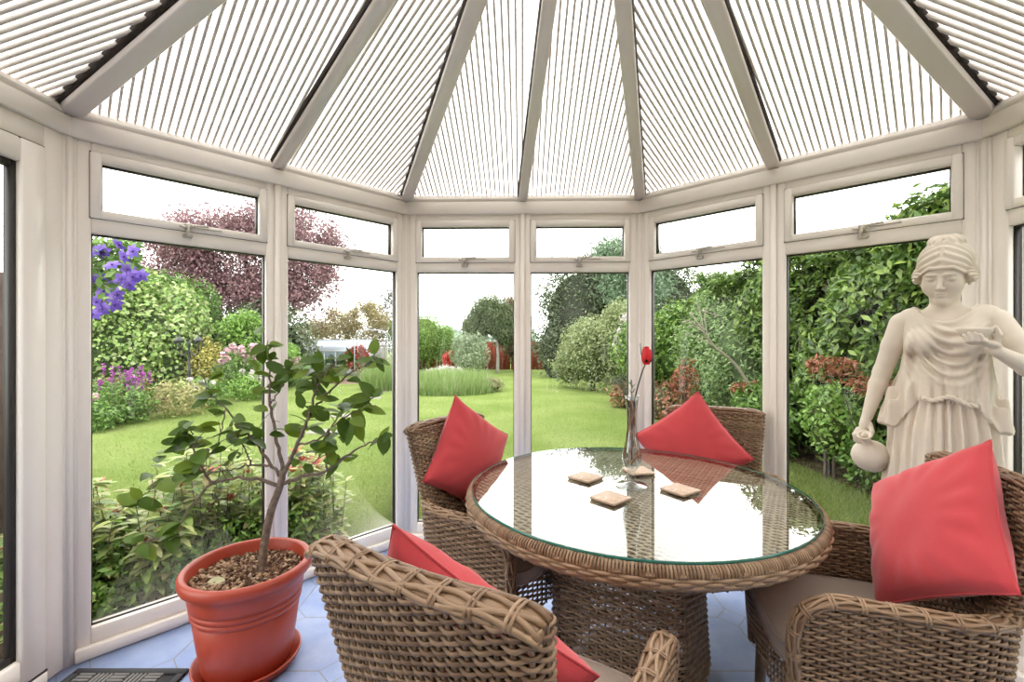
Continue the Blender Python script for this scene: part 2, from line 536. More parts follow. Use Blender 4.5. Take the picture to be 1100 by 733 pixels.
# roof
def roof_panel(P, Q, tops):
    """P,Q eaves ends (3d, left/right seen from inside), tops = apex point or two ridge points (over Q then P)"""
    P = np.array(P); Q = np.array(Q)
    ex = (Q - P); L = np.linalg.norm(ex); ex /= L
    t0 = tops[0]
    n = np.cross(ex, t0 - P); n /= np.linalg.norm(n)
    if n[2] < 0: n = -n
    ey = np.cross(n, ex)
    if np.dot(ey, t0 - P) < 0: ey = -ey
    poly = [(0, 0), (L, 0)] + [(np.dot(t - P, ex), np.dot(t - P, ey)) for t in tops]
    H = max(p[1] for p in poly)
    T = 0.017
    def w(x, y, z): return P + ex * x + ey * y + n * z
    mb = MB()
    k = len(poly)
    V = [w(x, y, T) for x, y in poly]
    mb.add(V, [tuple(range(k))])
    sheet = mb.build('ceiling', OPAL); structure(sheet)
    # web fins running up the slope
    fb = MB()
    xs = np.arange(0.006, L, 0.028)
    if k == 3:
        ax, ay = poly[2]
        for x in xs:
            top = ay * (x / ax if x < ax else (L - x) / (L - ax)) if (x < ax) else ay * (L - x) / (L - ax)
            if top < 0.02: continue
            fin(fb, w, x, top, T)
    else:
        (xq, yq), (xp, yp) = poly[2], poly[3]
        lo, hi = min(0, xp), max(L, xq)
        for x in np.arange(lo + 0.006, hi, 0.028):
            if xp <= x <= xq: top = yp
            elif x < xp: top = yp * x / xp
            else: top = yq * (L - x) / (L - xq)
            if top < 0.02: continue
            fin(fb, w, x, top, T)
    fb.build('web_fins', FIN, sheet)
def fin(fb, w, x, top, T):
    a = 0.0045
    z0, z1 = 0.004, T - 0.001
    V = [w(x - a, 0, z0), w(x + a, 0, z0), w(x + a, top, z0), w(x - a, top, z0), w(x - a, 0, z1), w(x + a, 0, z1), w(x + a, top, z1), w(x - a, top, z1)]
    fb.add(V, [(0, 1, 2, 3), (0, 4, 5, 1), (3, 2, 6, 7), (0, 3, 7, 4), (1, 5, 6, 2)])

def up(c, z=ZR): return np.array([c[0], c[1], z])
RIDGE = np.array([0.12, -1.5, APEX[2]])
foot = []
for P, Q in ((C0, C1), (C1, C2), (C2, C3)):
    mid = (P + Q) / 2
    roof_panel(up(P), up(mid), [APEX]); roof_panel(up(mid), up(Q), [APEX])
roof_panel(up(BL), up(C0), [APEX, RIDGE]); roof_panel(up(C3), up(BR), [RIDGE, APEX])

def rafter(p, q, w=0.066, d=0.052, seal=0):
    p = np.array(p); q = np.array(q)
    T = (q - p) / np.linalg.norm(q - p)
    S = np.cross(T, (0, 0, 1)); S /= np.linalg.norm(S)
    N = np.cross(S, T)
    prof = [(-w / 2, 0.03), (-w / 2, -d + 0.005), (-w / 2 + 0.005, -d), (w / 2 - 0.005, -d), (w / 2, -d + 0.005), (w / 2, 0.03)]
    V = [c + S * x + N * z for c in (p, q) for x, z in prof]
    n = len(prof)
    mb = MB(); mb.add(V, [tuple(range(n))[::-1], tuple(range(n, 2 * n))] + [(i, (i + 1) % n, (i + 1) % n + n, i + n) for i in range(n)])
    r = structure(mb.build(trim_name(), PVC))
    if seal:
        sb = MB()
        for s in ((-1, 1) if seal == 2 else (seal,)):
            sw = 1.0 if w > 0.07 else 0.4
            pr = [(s * w / 2, -0.026), (s * (w / 2 + 0.010 * sw), -0.016), (s * (w / 2 + 0.016 * sw), 0.004), (s * w / 2, 0.012)]
            V = [c + S * x + N * z for c in (p + T * 0.02, q) for x, z in pr]
            sb.add(V, [(0, 1, 2, 3), (7, 6, 5, 4)] + [(i, (i + 1) % 4, (i + 1) % 4 + 4, i + 4) for i in range(4)])
        sb.build('brush_seal', SEAL, r)
tgt = APEX + np.array([0, 0, -0.0])
for c, s, w in ((C0, 1, 0.074), ((C0 + C1) / 2, 1, 0.058), (C1, 1, 0.068), ((C1 + C2) / 2, 1, 0.056), (C2, -1, 0.064), ((C2 + C3) / 2, -1, 0.060), (C3, -1, 0.074)):
    d = APEX[:2] - c; d = d / np.linalg.norm(d)
    base = c - d * 0.02
    slope = (APEX[2] - ZR) / np.linalg.norm(APEX[:2] - c)
    rafter((base[0], base[1], ZR - slope * 0.02 + 0.012), tgt, w, 0.05, s)
rafter(APEX + np.array([0, 0.05, 0.0]), RIDGE, 0.14, 0.06)

# ------------------------------------------------------------------ wicker weaving
RATTAN = island('wicker_strands', [(0.165, 0.092, 0.048, 1), (0.25, 0.152, 0.086, 1), (0.335, 0.218, 0.130, 1), (0.205, 0.120, 0.067, 1)], 0.4, spec=0.45)
STAKE = island('wicker_stakes', [(0.19, 0.125, 0.08, 1), (0.29, 0.20, 0.13, 1)], 0.5)
LEGMAT = simple('cane_leg', (0.20, 0.13, 0.08, 1), 0.45, noise=0.2, nscale=40)
STEEL = simple('brushed_steel', (0.62, 0.62, 0.62, 1), 0.28, metal=1.0)
BLACK = simple('black_rubber', (0.02, 0.02, 0.02, 1), 0.6)

def weave(mb, surf, L, vs, stake, amp=0.0042, r=0.0046, closed=False, mask=None, flat=0.72, sub=4):
    """strands along u going in front of and behind the stakes, rows alternate.
    surf(u, v) -> P, N, B for arrays u"""
    if closed:
        k = max(4, int(round(L / stake / 2)) * 2); stake = L / k
        us = np.arange(k * sub) * stake / sub
    else:
        us = np.linspace(0, L, int(L / stake * sub) + 1)
    for i, v in enumerate(vs):
        P, N, B = surf(us, np.full_like(us, v))
        P = P + N * (amp * np.cos(pi * us / stake + pi * (i % 2)))[:, None]
        if mask is None:
            ringtube(mb, P, N, B, r * flat, r * 1.08, 5, closed, caps=False)
        else:
            ok = mask(us, v)
            st = None
            for j in range(len(us) + 1):
                if j < len(us) and ok[j]:
                    if st is None: st = j
                elif st is not None:
                    if j - st > 2: ringtube(mb, P[st:j], N[st:j], B[st:j], r * flat, r * 1.08, 5, False, caps=False)
                    st = None
    return stake

def stakes(mb, surf, us, v0, v1, r=0.0042, n=10):
    for u in us:
        a = v0(u) if callable(v0) else v0; b = v1(u) if callable(v1) else v1
        if b - a < 0.01: continue
        vv = np.linspace(a, b, n)
        P, N, B = surf(np.full(n, u), vv)
        T = np.cross(N, B)
        ringtube(mb, P, N, T, r * 0.6, r, 5, False, caps=False)

def braid(mb, P, Nn, Bb, hw, hh, strands=7, pitch=0.16, r=0.0052, wrap=0.062, wr=0.0033):
    """a rolled, braided border along P; hw along Bb, hh along Nn"""
    P = np.asarray(P, float)
    d = np.r_[0, np.cumsum(np.linalg.norm(np.diff(P, axis=0), axis=1))]
    n = max(12, int(d[-1] / 0.011))
    q = np.linspace(0, d[-1], n)
    def rs(A): return np.stack([np.interp(q, d, A[:, k]) for k in range(3)], -1)
    P2, N2, B2 = rs(P), rs(np.asarray(Nn)), rs(np.asarray(Bb))
    ringtube(mb, P2, N2, B2, hh * 0.8, hw * 0.9, 8, False)      # filled heart of the border
    for k in range(strands):
        ph = 2 * pi * k / strands + 0.30 * np.sin(2 * pi * q / pitch + k * 2.1)
        Q = P2 + B2 * (hw * np.cos(ph))[:, None] + N2 * (hh * np.sin(ph))[:, None]
        T, A, Bx = frames(Q)
        ringtube(mb, Q, A, Bx, r, r, 5, False)
    a = np.linspace(0, 2 * pi, 13)[:-1]
    for s in np.arange(wrap * 0.5, d[-1], wrap):
        for off in (-0.0036, 0.0036):
            t = s + off
            p, nn, bb = [np.array([np.interp(t, d, A[:, k]) for k in range(3)]) for A in (P, np.asarray(Nn), np.asarray(Bb))]
            ring = p + bb * ((hw + r * 0.75) * np.cos(a))[:, None] + nn * ((hh + r * 0.75) * np.sin(a))[:, None]
            tt = np.cross(nn, bb)
            rad = (ring - p) / np.linalg.norm(ring - p, axis=1)[:, None]
            ringtube(mb, ring, rad, np.repeat(tt[None], 12, 0), wr * 0.6, wr, 5, True)

# ---- the armchair, local: faces +y, origin on the floor
def upath():
    pts = []
    for y in np.linspace(0.245, -0.08, 14): pts.append((-0.29, y))
    for a in np.linspace(pi, 1.5 * pi, 14)[1:]: pts.append((-0.09 + 0.20 * cos(a), -0.08 + 0.20 * sin(a)))
    for x in np.linspace(-0.09, 0.09, 8)[1:]: pts.append((x, -0.28))
    for a in np.linspace(1.5 * pi, 2 * pi, 14)[1:]: pts.append((0.09 + 0.20 * cos(a), -0.08 + 0.20 * sin(a)))
    for y in np.linspace(-0.08, 0.245, 14)[1:]: pts.append((0.29, y))
    return np.array(pts)
UP = upath()
UD = np.r_[0, np.cumsum(np.linalg.norm(np.diff(UP, axis=0), axis=1))]
UL = UD[-1]
UT = np.gradient(UP, axis=0); UT /= np.linalg.norm(UT, axis=1)[:, None]
def arm_top(u):
    e = np.minimum(u, UL - u)
    R0 = 0.105
    dip = np.where(e < R0, R0 - np.sqrt(np.maximum(0, R0 ** 2 - (R0 - e) ** 2)), 0)
    return 0.632 - 0.02 * np.clip((e - 0.1) / 0.5, 0, 1) - dip
def tub(off):
    def s(u, v):
        x = np.interp(u, UD, UP[:, 0]); y = np.interp(u, UD, UP[:, 1])
        tx = np.interp(u, UD, UT[:, 0]); ty = np.interp(u, UD, UT[:, 1])
        k = 0.83 + 0.17 * np.clip((v - 0.20) / 0.43, 0, 1) ** 0.8
        nx, ny = ty, -tx
        nx, ny = -nx, -ny
        # outward normal: path runs from left front round the back to right front
        l = np.hypot(nx, ny); nx, ny = -nx / l, -ny / l
        cx = np.sign(x * nx + (y - 0.3) * ny); nx, ny = nx * cx, ny * cx
        P = np.stack([x * k + nx * off, (y - 0.05) * (0.5 + 0.5 * k) + 0.05 + ny * off, v], -1)
        N = np.stack([nx, ny, np.zeros_like(nx)], -1)
        B = np.zeros_like(N); B[:, 2] = 1
        return P, N, B
    return s

BW0, BW1 = 0.190, 0.237       # half width of the backrest, bottom and top
BT = 0.027                    # half thickness
def back_surf(u, v):
    """closed stadium around the backrest; u runs 0..1 of its girth, v = 0..1 upwards"""
    w = BW0 + (BW1 - BW0) * v
    str_ = 2 * (w - BT); arc = pi * BT; G = 2 * (str_ + arc)
    s = u * G
    x = np.zeros_like(s); y = np.zeros_like(s); nx = np.zeros_like(s); ny = np.zeros_like(s)
    a = s < str_
    x = np.where(a, -(w - BT) + s, x); y = np.where(a, -BT, y); ny = np.where(a, -1, ny)
    b = (s >= str_) & (s < str_ + arc); t = -pi / 2 + (s - str_) / BT
    x = np.where(b, (w - BT) + BT * np.cos(t), x); y = np.where(b, BT * np.sin(t), y); nx = np.where(b, np.cos(t), nx); ny = np.where(b, np.sin(t), ny)
    c = (s >= str_ + arc) & (s < 2 * str_ + arc)
    x = np.where(c, (w - BT) - (s - str_ - arc), x); y = np.where(c, BT, y); ny = np.where(c, 1, ny)
    d = s >= 2 * str_ + arc; t2 = pi / 2 + (s - 2 * str_ - arc) / BT
    x = np.where(d, -(w - BT) + BT * np.cos(t2), x); y = np.where(d, BT * np.sin(t2), y); nx = np.where(d, np.cos(t2), nx); ny = np.where(d, np.sin(t2), ny)
    yc = -0.205 - 0.125 * v + 0.03 * (x / 0.25) ** 2
    sl = 0.06 * x / 0.25 / 0.25
    P = np.stack([x, yc + y, 0.42 + 0.495 * v], -1)
    N = np.stack([nx - ny * sl, ny, 0.22 * ny], -1); N /= np.linalg.norm(N, axis=1)[:, None]
    B = np.stack([np.zeros_like(x), np.full_like(x, -0.24), np.full_like(x, 0.97)], -1)
    B = B - N * (B * N).sum(1)[:, None]; B /= np.linalg.norm(B, axis=1)[:, None]
    return P, N, B

def leg(parent, x, y, sx, sy):
    mb = MB()
    p0 = np.array([x, y, 0.30]); p1 = np.array([x + sx, y + sy, 0.045])
    P = [p0 + (p1 - p0) * t for t in np.linspace(0, 1, 6)]
    tube(mb, P, np.linspace(0.024, 0.0165, 6), 12)
    l = mb.build('leg', LEGMAT, parent, smooth=True)
    mb = MB(); d = (p1 - p0) / np.linalg.norm(p1 - p0)
    tube(mb, [p1 - d * 0.012, p1 + d * 0.022], [0.0175, 0.0165], 14)
    mb.build('metal_cap', STEEL, l)
    mb = MB(); q = p1 + d * 0.02
    lathe(mb, [(0.013, 0.0), (0.019, 0.004), (0.019, 0.012), (0.012, q[2] + 0.004)], 14, Matrix.Translation((q[0], q[1], 0)), capt=True)
    mb.build('rubber_foot', BLACK, l)

def make_chair():
    root = empty('wicker_armchair')
    # tub
    mb = MB(); sk = MB()
    vs = np.arange(0.205, 0.63, 0.0094)
    msk = lambda us, v: v < arm_top(us) - 0.008
    for off, amp in ((0.0, 0.0050), (-0.034, 0.0042)):
        S = tub(off)
        weave(mb, S, UL, vs if off == 0 else vs[20:], 0.027, amp, 0.0041, mask=msk)
        stakes(sk, S, np.arange(0, UL + 0.01, UL / int(UL / 0.027 * 4) * 4).clip(0, UL - 1e-4), 0.20 if off == 0 else 0.38, lambda u: float(arm_top(np.array(u))) - 0.006)
    body = mb.build('woven_tub', RATTAN, root, smooth=True)
    sk.build('upright_weave', STAKE, body, smooth=True)
    # braided arm rim, down both front posts
    us = np.linspace(0, UL, 150)
    S = tub(-0.017)
    P, N, B = S(us, arm_top(us)); 
    zv = np.linspace(0.205, arm_top(np.array(0.0)) - 0.012, 18)
    Pl, Nl, _ = S(np.zeros(18), zv); Pr, Nr, _ = S(np.full(18, UL), zv[::-1])
    PP = np.concatenate([Pl, P, Pr]); NN = np.concatenate([Nl, N, Nr])
    T = np.gradient(PP, axis=0); T /= np.linalg.norm(T, axis=1)[:, None]
    NN = NN - T * (NN * T).sum(1)[:, None]; NN /= np.linalg.norm(NN, axis=1)[:, None]
    UPv = np.cross(NN, T)
    mb = MB(); braid(mb, PP, UPv, NN, 0.022, 0.012, 12, 0.13, 0.0048)
    rim = mb.build('braided_arm_rim', RATTAN, root, smooth=True)
    # lower band
    mb = MB(); Pb, Nb, Bb = tub(0.001)(us, np.full_like(us, 0.2))
    for dz in (-0.006, 0.004): tube(mb, Pb + np.array([0, 0, dz]), 0.006, 6)
    mb.build('bottom_band', RATTAN, root, smooth=True)
    # backrest
    mb = MB(); sk = MB()
    n_st = 42; u = np.arange(n_st * 4) / (n_st * 4)
    for i, v in enumerate(np.arange(0.0, 0.972, 0.0088 / 0.51)):
        P, N, B = back_surf(u, np.full_like(u, v))
        P = P + N * (0.0048 * np.cos(pi * n_st * u + pi * (i % 2)))[:, None]
        ringtube(mb, P, N, B, 0.0033, 0.0041, 5, True)
    for k in range(n_st):
        vv = np.linspace(0, 0.98, 12)
        P, N, B = back_surf(np.full(12, k / n_st), vv)
        ringtube(sk, P, N, np.cross(N, B), 0.0026, 0.0044, 5, False, caps=False)
    bk = mb.build('backrest', RATTAN, root, smooth=True)
    sk.build('upright_weave', STAKE, bk, smooth=True)
    xs = np.linspace(-BW1 + 0.004, BW1 - 0.004, 40)
    drop = 0.022 * (np.abs(xs) / BW1) ** 10
    P = np.stack([xs, -0.33 + 0.03 * (xs / 0.25) ** 2, 0.910 - drop], -1)
    N = np.tile([0, -0.1, 0.99], (40, 1)); B = np.tile([0, 1.0, 0.1], (40, 1))
    mb = MB(); braid(mb, P, N, B, 0.0255, 0.010, 13, 0.14, 0.005, 0.058)
    for s in (-1, 1):
        # rounded ends of the border
        a = np.linspace(0, 2 * pi, 16)[:-1]
        for rr in (0.006, 0.013, 0.02):
            pass
    mb.build('braided_top_rail', RATTAN, bk, smooth=True)
    # seat deck and front apron
    mb = MB(); sk = MB()
    def deck(u, v):
        return np.stack([u - 0.245, np.full_like(u, v) if np.isscalar(v) else v, np.full_like(u, 0.405)], -1), np.tile([0, 0, 1.0], (len(u), 1)), np.tile([0, 1.0, 0], (len(u), 1))
    weave(mb, deck, 0.49, np.arange(-0.2, 0.245, 0.0125), 0.03, 0.0036, 0.005)
    def apron(u, v):
        w = 0.50 - 0.0 * u
        P = np.stack([u - 0.25, 0.243 + 0.012 * (1 - ((u - 0.25) / 0.25) ** 2), v], -1)
        return P, np.tile([0, 1.0, 0], (len(u), 1)), np.tile([0, 0, 1.0], (len(u), 1))
    weave(mb, apron, 0.50, np.arange(0.30, 0.41, 0.0094), 0.027, 0.0042, 0.0041)
    stakes(sk, apron, np.arange(0.0, 0.51, 0.03), 0.29, 0.41)
    st = mb.build('woven_seat', RATTAN, root, smooth=True)
    sk.build('upright_weave', STAKE, st, smooth=True)
    for (x, y, sx, sy) in ((-0.205, 0.20, -0.012, 0.012), (0.205, 0.20, 0.012, 0.012), (-0.16, -0.17, -0.02, -0.035), (0.16, -0.17, 0.02, -0.035)):
        leg(root, x, y, sx, sy)
    return root

def seat_cushion_mesh():
    n = 40
    # superelliptic outline, round at the back
    def outline(t, k=1.0):
        x = 0.238 * np.sign(np.cos(t)) * np.abs(np.cos(t)) ** 0.35
        y = np.where(np.sin(t) >= 0, 0.258 * np.abs(np.sin(t)) ** 0.35, -0.195 * np.abs(np.sin(t)) ** 0.55)
        return x * k, y * k
    t = np.arange(96) * 2 * pi / 96
    rings = []
    for k, z in ((0.0, 0.408), (0.6, 0.408), (0.96, 0.409), (0.99, 0.413), (1.0, 0.422), (1.0, 0.446), (0.988, 0.457), (0.95, 0.464), (0.8, 0.471), (0.5, 0.475), (0.0, 0.476)):
        x, y = outline(t, max(k, 0.001)); rings.append(np.stack([x, y, np.full_like(x, z)], -1))
    V = np.concatenate(rings); m = len(rings)
    i = np.arange(m - 1)[:, None]; j = np.arange(96)[None]; j2 = (j + 1) % 96
    Q = np.stack([i * 96 + j, i * 96 + j2, (i + 1) * 96 + j2, (i + 1) * 96 + j], -1).reshape(-1, 4)
    mb = MB(); mb.add(V, Q)
    pm = MB()
    for z, k in ((0.414, 0.997), (0.456, 0.994)):
        x, y = outline(t, k); P = np.stack([x, y, np.full_like(x, z)], -1)
        T = np.roll(P, -1, 0) - np.roll(P, 1, 0); T /= np.linalg.norm(T, axis=1)[:, None]
        N = np.cross(T, (0, 0, 1.0)); ringtube(pm, P, N, np.tile([0, 0, 1.0], (96, 1)), 0.0038, 0.0038, 6, True)
    return mb, pm

LINEN = simple('taupe_linen', (0.40, 0.315, 0.26, 1), 0.9, noise=0.10, nscale=400, bump=0.25, bscale=700, spec=0.2)
CORAL = simple('coral_cotton', (0.50, 0.055, 0.064, 1), 0.85, noise=0.06, nscale=6, bump=0.12, bscale=500, spec=0.2)

chairs = [
    ((-0.316, 2.07), (0.81, -0.58), 'wicker armchair behind the table on the window side, nearest the potted tree', ),
    ((1.07, 2.40), (-0.39, -0.92), 'wicker armchair half hidden beyond the table, its back against the right-hand windows'),
    ((-0.168, 0.682), (0.52, 0.855), 'wicker armchair with its tall back turned to us, beside the plant pot'),
    ((1.332, 1.232), (-0.96, 0.28), 'wicker armchair standing in front of the white statue'),
]
proto = make_chair()
cm, cp = seat_cushion_mesh()
cproto = cm.build('seat_cushion', LINEN, smooth=True)
cp.build('piping', LINEN, cproto, smooth=True)
cushion_labels = ['taupe seat pad on the armchair nearest the potted tree, mostly under the table', 'taupe seat pad of the armchair against the right-hand windows', 'grey taupe seat pad of the armchair that turns its back to us', 'taupe seat pad with piped edge on the armchair before the statue']
CH = []
for i, (m, f, lab) in enumerate(chairs):
    o = proto if i == 0 else copy_tree(proto)
    f = np.array(f) / np.linalg.norm(f)
    p = np.array(m) + 0.33 * f
    o.location = (p[0], p[1], 0); o.rotation_euler = (0, 0, atan2(f[1], f[0]) - pi / 2)
    tag(o, lab, 'chair', 'wicker armchairs around the table')
    c = cproto if i == 0 else copy_tree(cproto)
    c.location = (p[0], p[1], 0.0025); c.rotation_euler = o.rotation_euler
    tag(c, cushion_labels[i], 'seat cushion', 'seat pads of the armchairs')
    CH.append((p, f))

# ---- scatter cushions
_p = CORAL.node_tree.nodes['Principled BSDF']; _p.inputs['Sheen Weight'].default_value = 0.25; _p.inputs['Sheen Roughness'].default_value = 0.5
def pillow_mesh(s=0.41, thick=0.15, seed=0):
    n = 36
    r = np.random.default_rng(seed)
    u = np.linspace(-1, 1, n + 1)
    U, Vv = np.meshgrid(u, u, indexing='ij')
    fold = sum(0.0013 * np.sin(a * U + b * Vv + c) for a, b, c in zip(r.normal(0, 4.5, 7), r.normal(0, 4.5, 7), r.uniform(0, 6, 7)))
    prof = (np.clip(1 - U ** 2, 0, 1) ** 0.42) * (np.clip(1 - Vv ** 2, 0, 1) ** 0.42)
    # corner pinch: edges bow inwards between the corners
    X = U * s / 2 * (1 - 0.075 * (1 - Vv ** 2) * np.abs(U) ** 3); Y = Vv * s / 2 * (1 - 0.075 * (1 - U ** 2) * np.abs(Vv) ** 3)
    ang = np.arctan2(Vv, U)
    rad = np.maximum(abs(U), abs(Vv))
    creases = 0.003 * np.sin(ang * 16 + r.uniform(0, 6)) * np.clip((rad - 0.45) / 0.4, 0, 1) * np.clip((1 - rad) / 0.12, 0, 1)
    mb = MB()
    k = (n + 1)
    i = np.arange(n)[:, None]; j = np.arange(n)[None]
    Q = np.stack([i * k + j, (i + 1) * k + j, (i + 1) * k + j + 1, i * k + j + 1], -1).reshape(-1, 4)
    top = np.stack([X, Y, thick / 2 * prof + (fold + creases) * prof ** 0.4], -1).reshape(-1, 3)
    bot = np.stack([X, Y, -thick / 2 * prof + fold * prof ** 0.5], -1).reshape(-1, 3)
    mb.add(top, Q); mb.add(bot, Q[:, ::-1])
    # piped seam
    sm = MB()
    e = [(a, -1) for a in u] + [(1, a) for a in u[1:]] + [(a, 1) for a in u[::-1][1:]] + [(-1, a) for a in u[::-1][1:-1]]
    P = []
    for a, b in e:
        P.append((a * s / 2 * (1 - 0.075 * (1 - b * b) * abs(a) ** 3), b * s / 2 * (1 - 0.075 * (1 - a * a) * abs(b) ** 3), 0))
    P = np.array(P); T = np.roll(P, -1, 0) - np.roll(P, 1, 0); T /= np.linalg.norm(T, axis=1)[:, None]
    N = np.cross(T, (0, 0, 1.0)); ringtube(sm, P, N, np.tile([0, 0, 1.0], (len(P), 1)), 0.0028, 0.0028, 6, True)
    return mb, sm

def pillow(label, center, normal, spin, s=0.41, thick=0.15, seed=0):
    mb, sm = pillow_mesh(s, thick, seed)
    o = mb.build('scatter_cushion', CORAL, smooth=True)
    sm.build('seam', CORAL, o, smooth=True)
    n = np.array(normal, float); n /= np.linalg.norm(n)
    upv = np.array([0, 0, 1.0]); y = upv - n * np.dot(upv, n); y /= np.linalg.norm(y)
    x = np.cross(y, n)
    Mx = np.eye(4); Mx[:3, 0] = x; Mx[:3, 1] = y; Mx[:3, 2] = n; Mx[:3, 3] = center
    o.matrix_world = Matrix(Mx.tolist()) @ Matrix.Rotation(spin, 4, 'Z')
    tag(o, label, 'cushion', 'coral scatter cushions on the armchairs')
    return o
pillow('coral red scatter cushion leaning on the armchair nearest the potted tree', (-0.191, 2.045, 0.750), (cos(R(-39.4)), sin(R(-39.4)), 0.16), R(55), 0.40, 0.14, 1)
pillow('coral red scatter cushion standing on its corner against the right-hand windows', (0.888, 2.245, 0.745), (cos(R(-113)), sin(R(-113)), 0.266), R(38), 0.395, 0.14, 2)
pillow('coral red scatter cushion behind the near chair back, only its edges showing', (-0.114, 0.910, 0.632), (cos(R(63.9)), sin(R(63.9)), 0.32), R(30), 0.44, 0.17, 3)
pillow('large bright coral scatter cushion in front of the white statue', (1.154, 1.243, 0.757), (cos(R(170.7)), sin(R(170.7)), 0.45), R(37.3), 0.395, 0.15, 4)

# ---- round table
TOPW = island('pale_wicker_top', [(0.40, 0.30, 0.20, 1), (0.50, 0.39, 0.28, 1), (0.34, 0.245, 0.16, 1)], 0.5)
TC = np.array([0.452, 1.71]); TR = 0.635; TS = 0.948; TZ = -0.0125
table = empty('round_dining_table', (TC[0], TC[1], 0)); table.scale = (TS, TS, 0.983)
tag(table, 'round wicker dining table with a clear glass top', 'table')
mb = MB(); sk = MB()
def disc_row(y, r): return sqrt(max(0, r * r - y * y))
for i, y in enumerate(np.arange(-0.61, 0.611, 0.0128)):
    hw = disc_row(y, 0.618)
    if hw < 0.03: continue
    us = np.arange(-hw, hw, 0.0085)
    P = np.stack([us, np.full_like(us, y), 0.716 + 0.0032 * np.cos(pi * us / 0.034 + pi * (i % 2))], -1)
    ringtube(mb, P, np.tile([0, 0, 1.0], (len(us), 1)), np.tile([0, 1.0, 0], (len(us), 1)), 0.0034, 0.0056, 5)
for x in np.arange(-0.612, 0.613, 0.034):
    hw = disc_row(x, 0.618)
    if hw < 0.03: continue
    tube(sk, [(x, -hw, 0.716), (x, 0, 0.716), (x, hw, 0.716)], 0.0036, 5)
a90 = Matrix.Rotation(R(-33), 4, 'Z')
for b in (mb, sk): b.V = [xform(v, a90) for v in b.V]
top = mb.build('woven_tabletop', TOPW, table, smooth=True)
sk.build('upright_weave', STAKE, top, smooth=True)
mb = MB()
lathe(mb, [(0.02, 0.700), (0.60, 0.700), (0.60, 0.7085), (0.02, 0.7085)], 64)
mb.build('underboard', simple('dark_board', (0.10, 0.065, 0.04, 1), 0.8), table)
# rim
mb = MB(); sk = MB()
a = np.arange(400) * 2 * pi / 400
def ring(rad, z, ph, amp, rn=0.0036, rb=0.0056, tilt=0.0):
    r_ = rad + amp * np.cos(a * 50 + ph)
    P = np.stack([r_ * np.cos(a), r_ * np.sin(a), np.full_like(a, z) + tilt * np.cos(a * 50 + ph)], -1)
    N = np.stack([np.cos(a), np.sin(a), 0 * a], -1); B = np.tile([0, 0, 1.0], (400, 1))
    ringtube(mb, P, N, B, rn, rb, 5, True)
for i, (rad, z) in enumerate(((0.648, 0.708), (0.652, 0.6985), (0.652, 0.689), (0.648, 0.680), (0.640, 0.672))):
    ring(rad, z, pi * (i % 2), 0.0052, 0.0045, 0.0062, 0.002)
for k in range(420):
    t = 2 * pi * k / 420; c, s = cos(t), sin(t)
    arc = [(0.632, 0.727), (0.640, 0.7285), (0.648, 0.724), (0.653, 0.714), (0.652, 0.705)]
    Q = np.array([(r_ * c, r_ * s, z) for r_, z in arc])
    tube(mb, Q, 0.0042, 5, caps=False)
for k in range(100):
    t = 2 * pi * k / 100
    tube(mb, [(r_ * cos(t), r_ * sin(t), z) for r_, z in ((0.645, 0.71), (0.649, 0.69), (0.640, 0.666))], 0.0045, 5)
rm = mb.build('braided_rim', RATTAN, table, smooth=True)
TGLASS = pane_mat('tabletop_glass', (0.95, 0.98, 0.965, 1), 1.8, 1.5)
GEDGE = simple('green_glass_edge', (0.03, 0.16, 0.12, 1), 0.1)
mb = MB(); lathe(mb, [(0.001, 0.731), (TR - 0.002, 0.731)], 128, capb=False); lathe(mb, [(TR - 0.0025, 0.7395), (0.001, 0.7395)], 128, capb=False)
gt = mb.build('glass_top', TGLASS, table)
mb = MB(); lathe(mb, [(TR - 0.002, 0.731), (TR, 0.7325), (TR, 0.738), (TR - 0.0025, 0.7395)], 128, capb=False)
mb.build('glass_edge', GEDGE, gt, smooth=True)
# pedestal
def rsq(half, rad):
    pts = []
    for q, (sx, sy) in enumerate(((1, -1), (1, 1), (-1, 1), (-1, -1))):
        a0 = -pi / 2 + q * pi / 2
        for t in np.linspace(0, pi / 2, 9): pts.append((sx * (half - rad) + rad * cos(a0 + t), sy * (half - rad) + rad * sin(a0 + t)))
    return np.array(pts)
RS = rsq(0.257, 0.055); RS = np.concatenate([RS, RS[:1]])
RD = np.r_[0, np.cumsum(np.linalg.norm(np.diff(RS, axis=0), axis=1))]; RL = RD[-1]
def ped(u, v):
    k = 0.965 + 0.05 * (1 - np.asarray(v) / 0.68) - 0.04 * np.sin(np.clip(np.asarray(v) / 0.68, 0, 1) * pi)
    um = np.mod(u, RL)
    x = np.interp(um, RD, RS[:, 0]); y = np.interp(um, RD, RS[:, 1])
    x2 = np.interp(np.mod(um + 0.004, RL), RD, RS[:, 0]); y2 = np.interp(np.mod(um + 0.004, RL), RD, RS[:, 1])
    x1 = np.interp(np.mod(um - 0.004, RL), RD, RS[:, 0]); y1 = np.interp(np.mod(um - 0.004, RL), RD, RS[:, 1])
    tx, ty = x2 - x1, y2 - y1; l = np.hypot(tx, ty)
    N = np.stack([ty / l, -tx / l, 0 * x], -1); B = np.zeros_like(N); B[:, 2] = 1
    return np.stack([x * k, y * k, np.asarray(v) + 0 * x], -1), N, B
mb = MB(); sk = MB()
st = weave(mb, ped, RL, np.arange(0.015, 0.675, 0.0118), 0.032, 0.0042, 0.0046, closed=True)
stakes(sk, ped, np.arange(0, RL - 0.001, st), 0.005, 0.69)
Mr = Matrix.Rotation(R(-77 + 45), 4, 'Z')
for b in (mb, sk): b.V = [xform(v, Mr) for v in b.V]
pd = mb.build('woven_pedestal', RATTAN, table, smooth=True)
sk.build('upright_weave', STAKE, pd, smooth=True)
